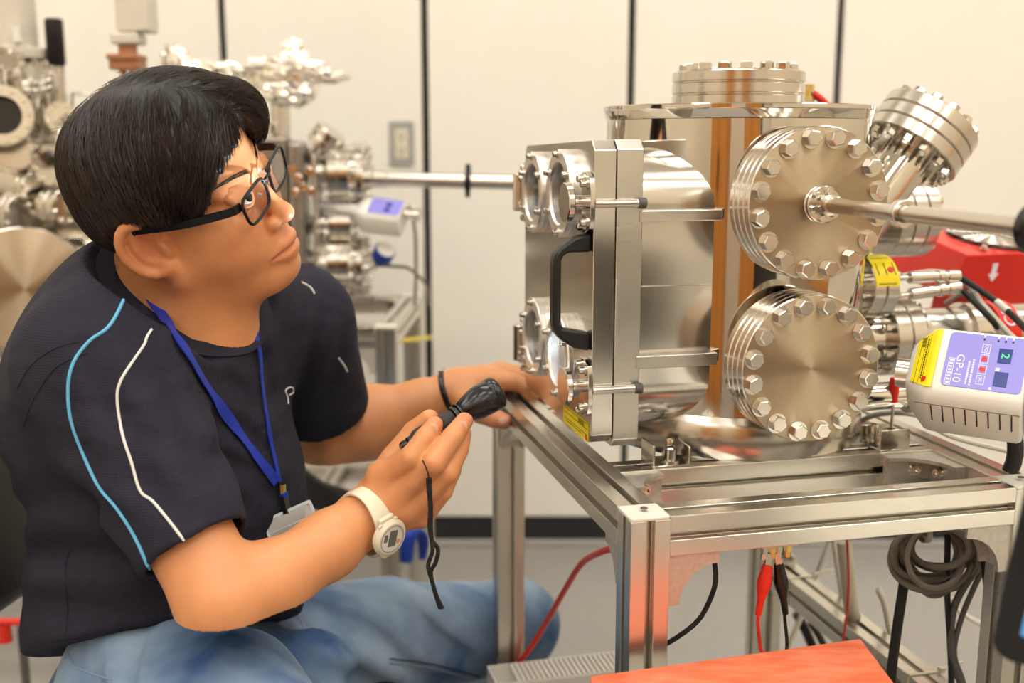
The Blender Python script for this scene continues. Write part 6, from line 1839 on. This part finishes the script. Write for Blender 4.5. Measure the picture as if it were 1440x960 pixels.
    b1, _ = onto(bs, 392, 700, 0.007); b2, _ = onto(bs, 393, 722, 0.010)
    obj('crimp', tube([fh+Vector((0, 0, 0.004)), fh-Vector((0, 0, 0.008))], 0.0042, 10, 1), 'gold', l)
    obj('safety_bead', tube([Vector(P2_(fh, b1, 0.55)), b1], 0.0050, 12, 1), 'lan', l)
    obj('badge_clip', tube([b1, (b1+b2)/2, b2], 0, 4, 1, flat=(0.011, 0.005, [fn_])), 'blk', l)
    xd = (at(432, 713, 1.11)-at(356, 747, 1.085)).normalized()
    nz = (eye0-b2).normalized(); nz = (nz-xd*nz.dot(xd)).normalized()
    yd = nz.cross(xd)
    m = Matrix((xd, yd, nz)).transposed().to_4x4(); m.translation = b2+nz*0.001
    bd = thing('name_badge', 'clear vinyl badge pouch with white card on the blue lanyard', 'badge', tuple(b2))
    obj('pouch', prism(rrect(0.056, 0.080, 0.003), 0.0, 0.0012), 'clear', bd, m @ TR(0, -0.036, 0), sm=0)
    obj('pouch_rim', prism(rrect(0.058, 0.082, 0.003), -0.0002, 0.0016, [rrect(0.052, 0.076, 0.002)[::-1]]), 'pale', bd, m @ TR(0, -0.036, 0), sm=0)
    obj('pouch_weld', bx(-0.026, 0.026, -0.0125, -0.0115, 0.0012, 0.0018), 'pale', bd, m, sm=0)
    obj('card', bx(-0.024, 0.024, -0.070, -0.023, 0.0002, 0.0008), 'paper', bd, m, sm=0)

    # ---- wrist watch
    ax = (WR_R-EL_R).normalized()
    c = at(516, 734, 1.092)
    n = Vector((0.15, -0.92, -0.30)); n = (n-ax*n.dot(ax)).normalized()
    s = n.cross(ax)
    m = Matrix((s, ax, n)).transposed().to_4x4(); m.translation = c
    wt = thing('wrist_watch', 'cream digital wrist watch on the near wrist', 'watch', tuple(c))
    ra, rb = 0.0345, 0.0305
    lp = []
    for i in range(49):
        a = 2*PI*i/48
        lp.append(((ra+0.0005)*math.cos(a), (rb+0.0005)*math.sin(a)))
    V, F = [], []
    for i in range(48):
        a = 2*PI*i/48
        w2 = 0.0095-0.0015*math.cos(2*a)
        for off, y in ((0, -w2), (0.003, -w2), (0.003, w2), (0, w2)):
            V.append(((ra+off)*math.cos(a), y, (rb+off)*math.sin(a)))
    for i in range(48):
        j = (i+1) % 48
        for k in range(4): F.append((i*4+k, i*4+(k+1) % 4, j*4+(k+1) % 4, j*4+k))
    st = obj('strap', (V, F), 'cream', wt, m, bev=0.0008)
    f = m @ TR(0, 0, rb+0.001)
    case = obj('case', lathe([(0, 0), (0.0185, 0), (0.0200, 0.003), (0.0200, 0.006), (0.0170, 0.0092), (0.0150, 0.0092), (0.0142, 0.0080), (0, 0.0080)], 40), 'cream', wt, f, sm=30)
    obj('bezel_ring', ring(0.0142, 0.0150, 0.0086, 0.0096, 40), 'bolt', case, f)
    obj('lug', [bx(-0.024, -0.014, -0.009, 0.009, -0.001, 0.004), bx(0.014, 0.024, -0.009, 0.009, -0.001, 0.004)], 'cream', case, f, bev=0.0015)
    obj('dial_plate', prism(circ(0.0141, 32), 0.0080, 0.0083), 'wht', case, f, sm=0)
    obj('display', prism(rrect(0.0175, 0.0100, 0.001), 0.0083, 0.0087), 'lcd', case, f @ RZ(0.35) @ TR(0, 0.001, 0), sm=0)
    obj('small_display', prism(rrect(0.0085, 0.0042, 0.001), 0.0083, 0.0087), 'lcd', case, f @ RZ(0.35) @ TR(0.001, -0.0082, 0), sm=0)
    obj('pink_mark', prism(circ(0.0026, 16), 0.0083, 0.0086), 'pink', case, f @ RZ(0.35) @ TR(-0.004, 0.0092, 0), sm=0)
    for a in (0.5, 2.6, 3.7, 5.8):
        obj('push_button', box(0.004, 0.005, 0.0035, (0.0205, 0, 0.0042)), 'cream', case, f @ RZ(a), bev=0.001)
    for k in range(5):
        obj('strap_groove', box(0.0004, 0.012, 0.0006), 'dgry', st, m @ Matrix.Translation(((ra+0.003)*math.cos(2.3+k*0.13), 0, (rb+0.003)*math.sin(2.3+k*0.13))) @ RY(-(2.3+k*0.13)+PI/2), sm=0) if k in (1, 3) else None

    # ---- bracelet
    ax = (WR_L-EL_L).normalized()
    c = at(633, 553, 1.523)
    m = AX(c, ax+Vector((0.0, -0.25, 0.05)))
    br = thing('bracelet', 'thin black bracelet with a steel clasp on the far wrist', 'bracelet', tuple(c))
    b = obj('band', [([(x*1.03, y*0.98, z) for x, y, z in g_[0]], g_[1]) for g_ in [lathe([(0.0335+0.0022*math.cos(q_), 0.0042*math.sin(q_)) for q_ in [2*PI*i/8 for i in range(8)]], 48, True)]], 'gloss', br, m)
    obj('clasp', [box(0.012, 0.005, 0.008, (0.0, 0.0345, 0)), box(0.010, 0.004, 0.007, (0.012, 0.0318, 0))], 'bolt', br, m, bev=0.001)

    # ---- torch
    a0, a1 = at(566, 628, 1.112), at(699, 551, 1.168)
    d = a1-a0; Lt = d.length
    m = AX(a0, d)
    to = thing('flashlight', 'black metal flashlight held up in the near hand', 'flashlight', tuple(a0))
    k = Lt/0.125
    Z = lambda z: z*k
    obj('tail_switch', lathe([(0, Z(-0.002)), (0.0040, Z(-0.002)), (0.0055, Z(0.001)), (0.0055, Z(0.005)), (0.0045, Z(0.006)), (0.0062, Z(0.008)), (0.0062, Z(0.014)), (0, Z(0.014))], 24), 'gloss', to, m)
    obj('barrel', lathe([(0.0060, Z(0.012)), (0.0092, Z(0.018)), (0.0098, Z(0.022)), (0.0098, Z(0.064)), (0.0085, Z(0.065)), (0.0085, Z(0.067))], 40), 'knurl', to, m)
    obj('neck_rings', lathe([(0.0085, Z(0.065)), (0.0112, Z(0.0665)), (0.0112, Z(0.069)), (0.0095, Z(0.070)), (0.0095, Z(0.0715)), (0.0118, Z(0.0725)), (0.0118, Z(0.075)), (0.0098, Z(0.076)), (0.0098, Z(0.078))], 40), 'gloss', to, m)
    V, F = [], []
    sec = [(0.0104, 0.076, 0), (0.0118, 0.078, 0.0), (0.0150, 0.087, 0.05), (0.0170, 0.094, 0.09), (0.0178, 0.099, 0.06), (0.0180, 0.104, 0.0), (0.0180, 0.114, 0.0), (0.0174, 0.115, 0.0), (0.0174, 0.1165, 0.0), (0.0182, 0.1175, 0.0), (0.0182, 0.124, 0.0), (0.0168, 0.1255, 0.0), (0.0145, 0.1255, 0.0), (0.0140, 0.118, 0.0)]
    ns = 64
    for r, z, am in sec:
        for i in range(ns):
            q_ = 2*PI*i/ns
            rr = r*(1-am*max(0, math.cos(6*q_))**2)
            V.append((rr*math.cos(q_), rr*math.sin(q_), Z(z)))
    for i in range(len(sec)-1):
        F += [(i*ns+j, i*ns+(j+1) % ns, (i+1)*ns+(j+1) % ns, (i+1)*ns+j) for j in range(ns)]
    hdp = obj('head', (V, F), 'gloss', to, m, sm=50)
    obj('lens', cyl(0.0140, Z(0.1175), Z(0.1185), 32), 'torch', hdp, m)
    ld = bpy.data.lights.new('torch_beam', 'SPOT'); ld.energy = 80; ld.color = (0.80, 0.90, 1.0); ld.spot_size = 0.42; ld.spot_blend = 0.6; ld.shadow_soft_size = 0.012
    lo = bpy.data.objects.new('torch_beam', ld); COL.objects.link(lo)
    place(lo, AX(a0+d*1.01, -(tb(0.012, 0.258, 0.11)-(a0+d*1.01))), None)
    # added spot, stands in for torch light thrown back off the window onto his brow
    src = tb(-0.012, 0.262, 0.125); aim = Vector(hd(0.098, -0.012, 0.022))
    ld = bpy.data.lights.new('added_glint_spot', 'SPOT'); ld.energy = 20.0; ld.color = (0.72, 0.86, 1.0); ld.spot_size = 0.22; ld.spot_blend = 0.8; ld.shadow_soft_size = 0.01
    lo = bpy.data.objects.new('added_glint_spot', ld); COL.objects.link(lo)
    place(lo, AX(src, src-aim), None)
    # wrist cord of the torch
    Y = 1.054
    co = thing('wrist_lanyard', 'black wrist cord dangling from the flashlight below the near hand', 'cord', tuple(at(604, 700, Y)))
    obj('thin_loop', tube([at(594, 647, Y+0.004), at(598, 655, Y), at(602, 666, Y), at(603, 674, Y)], 0.0009, 6), 'strap', co)
    obj('cord_lock', tube([at(603, 672, Y), at(604, 693, Y)], 0.0032, 12, 1), 'gloss', co)
    obj('cord', [tube([at(603.5, 692, Y), at(605, 715, Y), at(604, 740, Y), at(607, 758, Y), at(616, 772, Y), at(613, 790, Y), at(606, 805, Y), at(611, 830, Y), at(619, 855, Y)], 0.0022, 8),
                 tube([at(604.5, 692, Y), at(606, 715, Y), at(606, 740, Y), at(607, 758, Y), at(608, 775, Y-0.003), at(602, 795, Y-0.003), at(607, 815, Y-0.003), at(614, 838, Y-0.002), at(622, 855, Y-0.001)], 0.0022, 8)], 'strap', co)

    # ---- the chair he sits on
    sx, sy = -0.36, 1.26
    zt = SEAT_Z
    ch = thing('swivel_chair', 'black swivel chair with padded backrest under the seated man', 'chair', (sx, sy, 0))
    obj('seat', [(lambda g_: g_)(prism(rrect(0.44, 0.44, 0.09), zt-0.07, zt))], 'blk', ch, TR(sx, sy, 0), bev=0.025, bseg=4)
    bm_ = TR(-0.655, 1.25, 0.665) @ RZ(-0.15) @ RY(-0.12)
    obj('backrest', [xf(prism(rrect(0.40, 0.27, 0.11, 8), -0.028, 0.028), basis((0, 0, 0), (0, 1, 0), (0, 0, 1)))], 'leather', ch, bm_, bev=0.022, bseg=4)
    obj('back_post', tube([(-0.685, 1.25, 0.62), (-0.70, 1.25, 0.45), (-0.60, 1.255, zt-0.08), (sx-0.1, sy, zt-0.08)], 0.016, 12), 'dgry', ch)
    obj('pedestal', cyl(0.028, 0.09, zt-0.07, 24), 'dgry', ch, TR(sx, sy, 0))
    for i in range(5):
        a = 2*PI*i/5+0.3
        e = Vector((sx+0.27*math.cos(a), sy+0.27*math.sin(a), 0.075))
        lg = obj('base_leg', tube([(sx, sy, 0.105), e], [0.022, 0.014], 10, 1), 'blk', ch)
        obj('caster', cyl(0.028, -0.018, 0.018, 24, 0.003), 'blk', lg, AX((e.x, e.y, 0.028), (-math.sin(a), math.cos(a), 0)))

def P2_(a, b, t): return a+(b-a)*t
M['hair'] = mat('black_brown_hair', (20, 16, 14), 0.42, noise=0.3, nscale=160, bump=0.5, bscale=260, stretch=(1, 1, 0.3), bdist=0.002)
M['strand'] = mat('hair_strand', (44, 34, 28), 0.36, noise=0.5, nscale=60)
M['seamd'] = mat('deep_navy_rib', (24, 26, 42), 0.8, noise=0.1, nscale=200, bump=0.3, bscale=700, bdist=0.0006)
M['pale'] = mat('frosted_vinyl_edge', (200, 204, 208), 0.3, noise=0.03, nscale=60)
M['pink'] = mat('salmon_print', (222, 150, 130), 0.5, noise=0.03, nscale=60)
M['knurl'] = mat('dark_grey_knurled_metal', (62, 61, 62), 0.38, 0.4, noise=0.2, nscale=500, bump=0.8, bscale=1500, bdist=0.0012)
M['leather'] = mat('black_leatherette', (24, 22, 22), 0.36, noise=0.15, nscale=30, bump=0.15, bscale=300, bdist=0.0008)
M['stitch'] = mat('pale_blue_stitching', (132, 150, 176), 0.8, noise=0.2, nscale=400)
SEAT_Z = 0.362
extras()
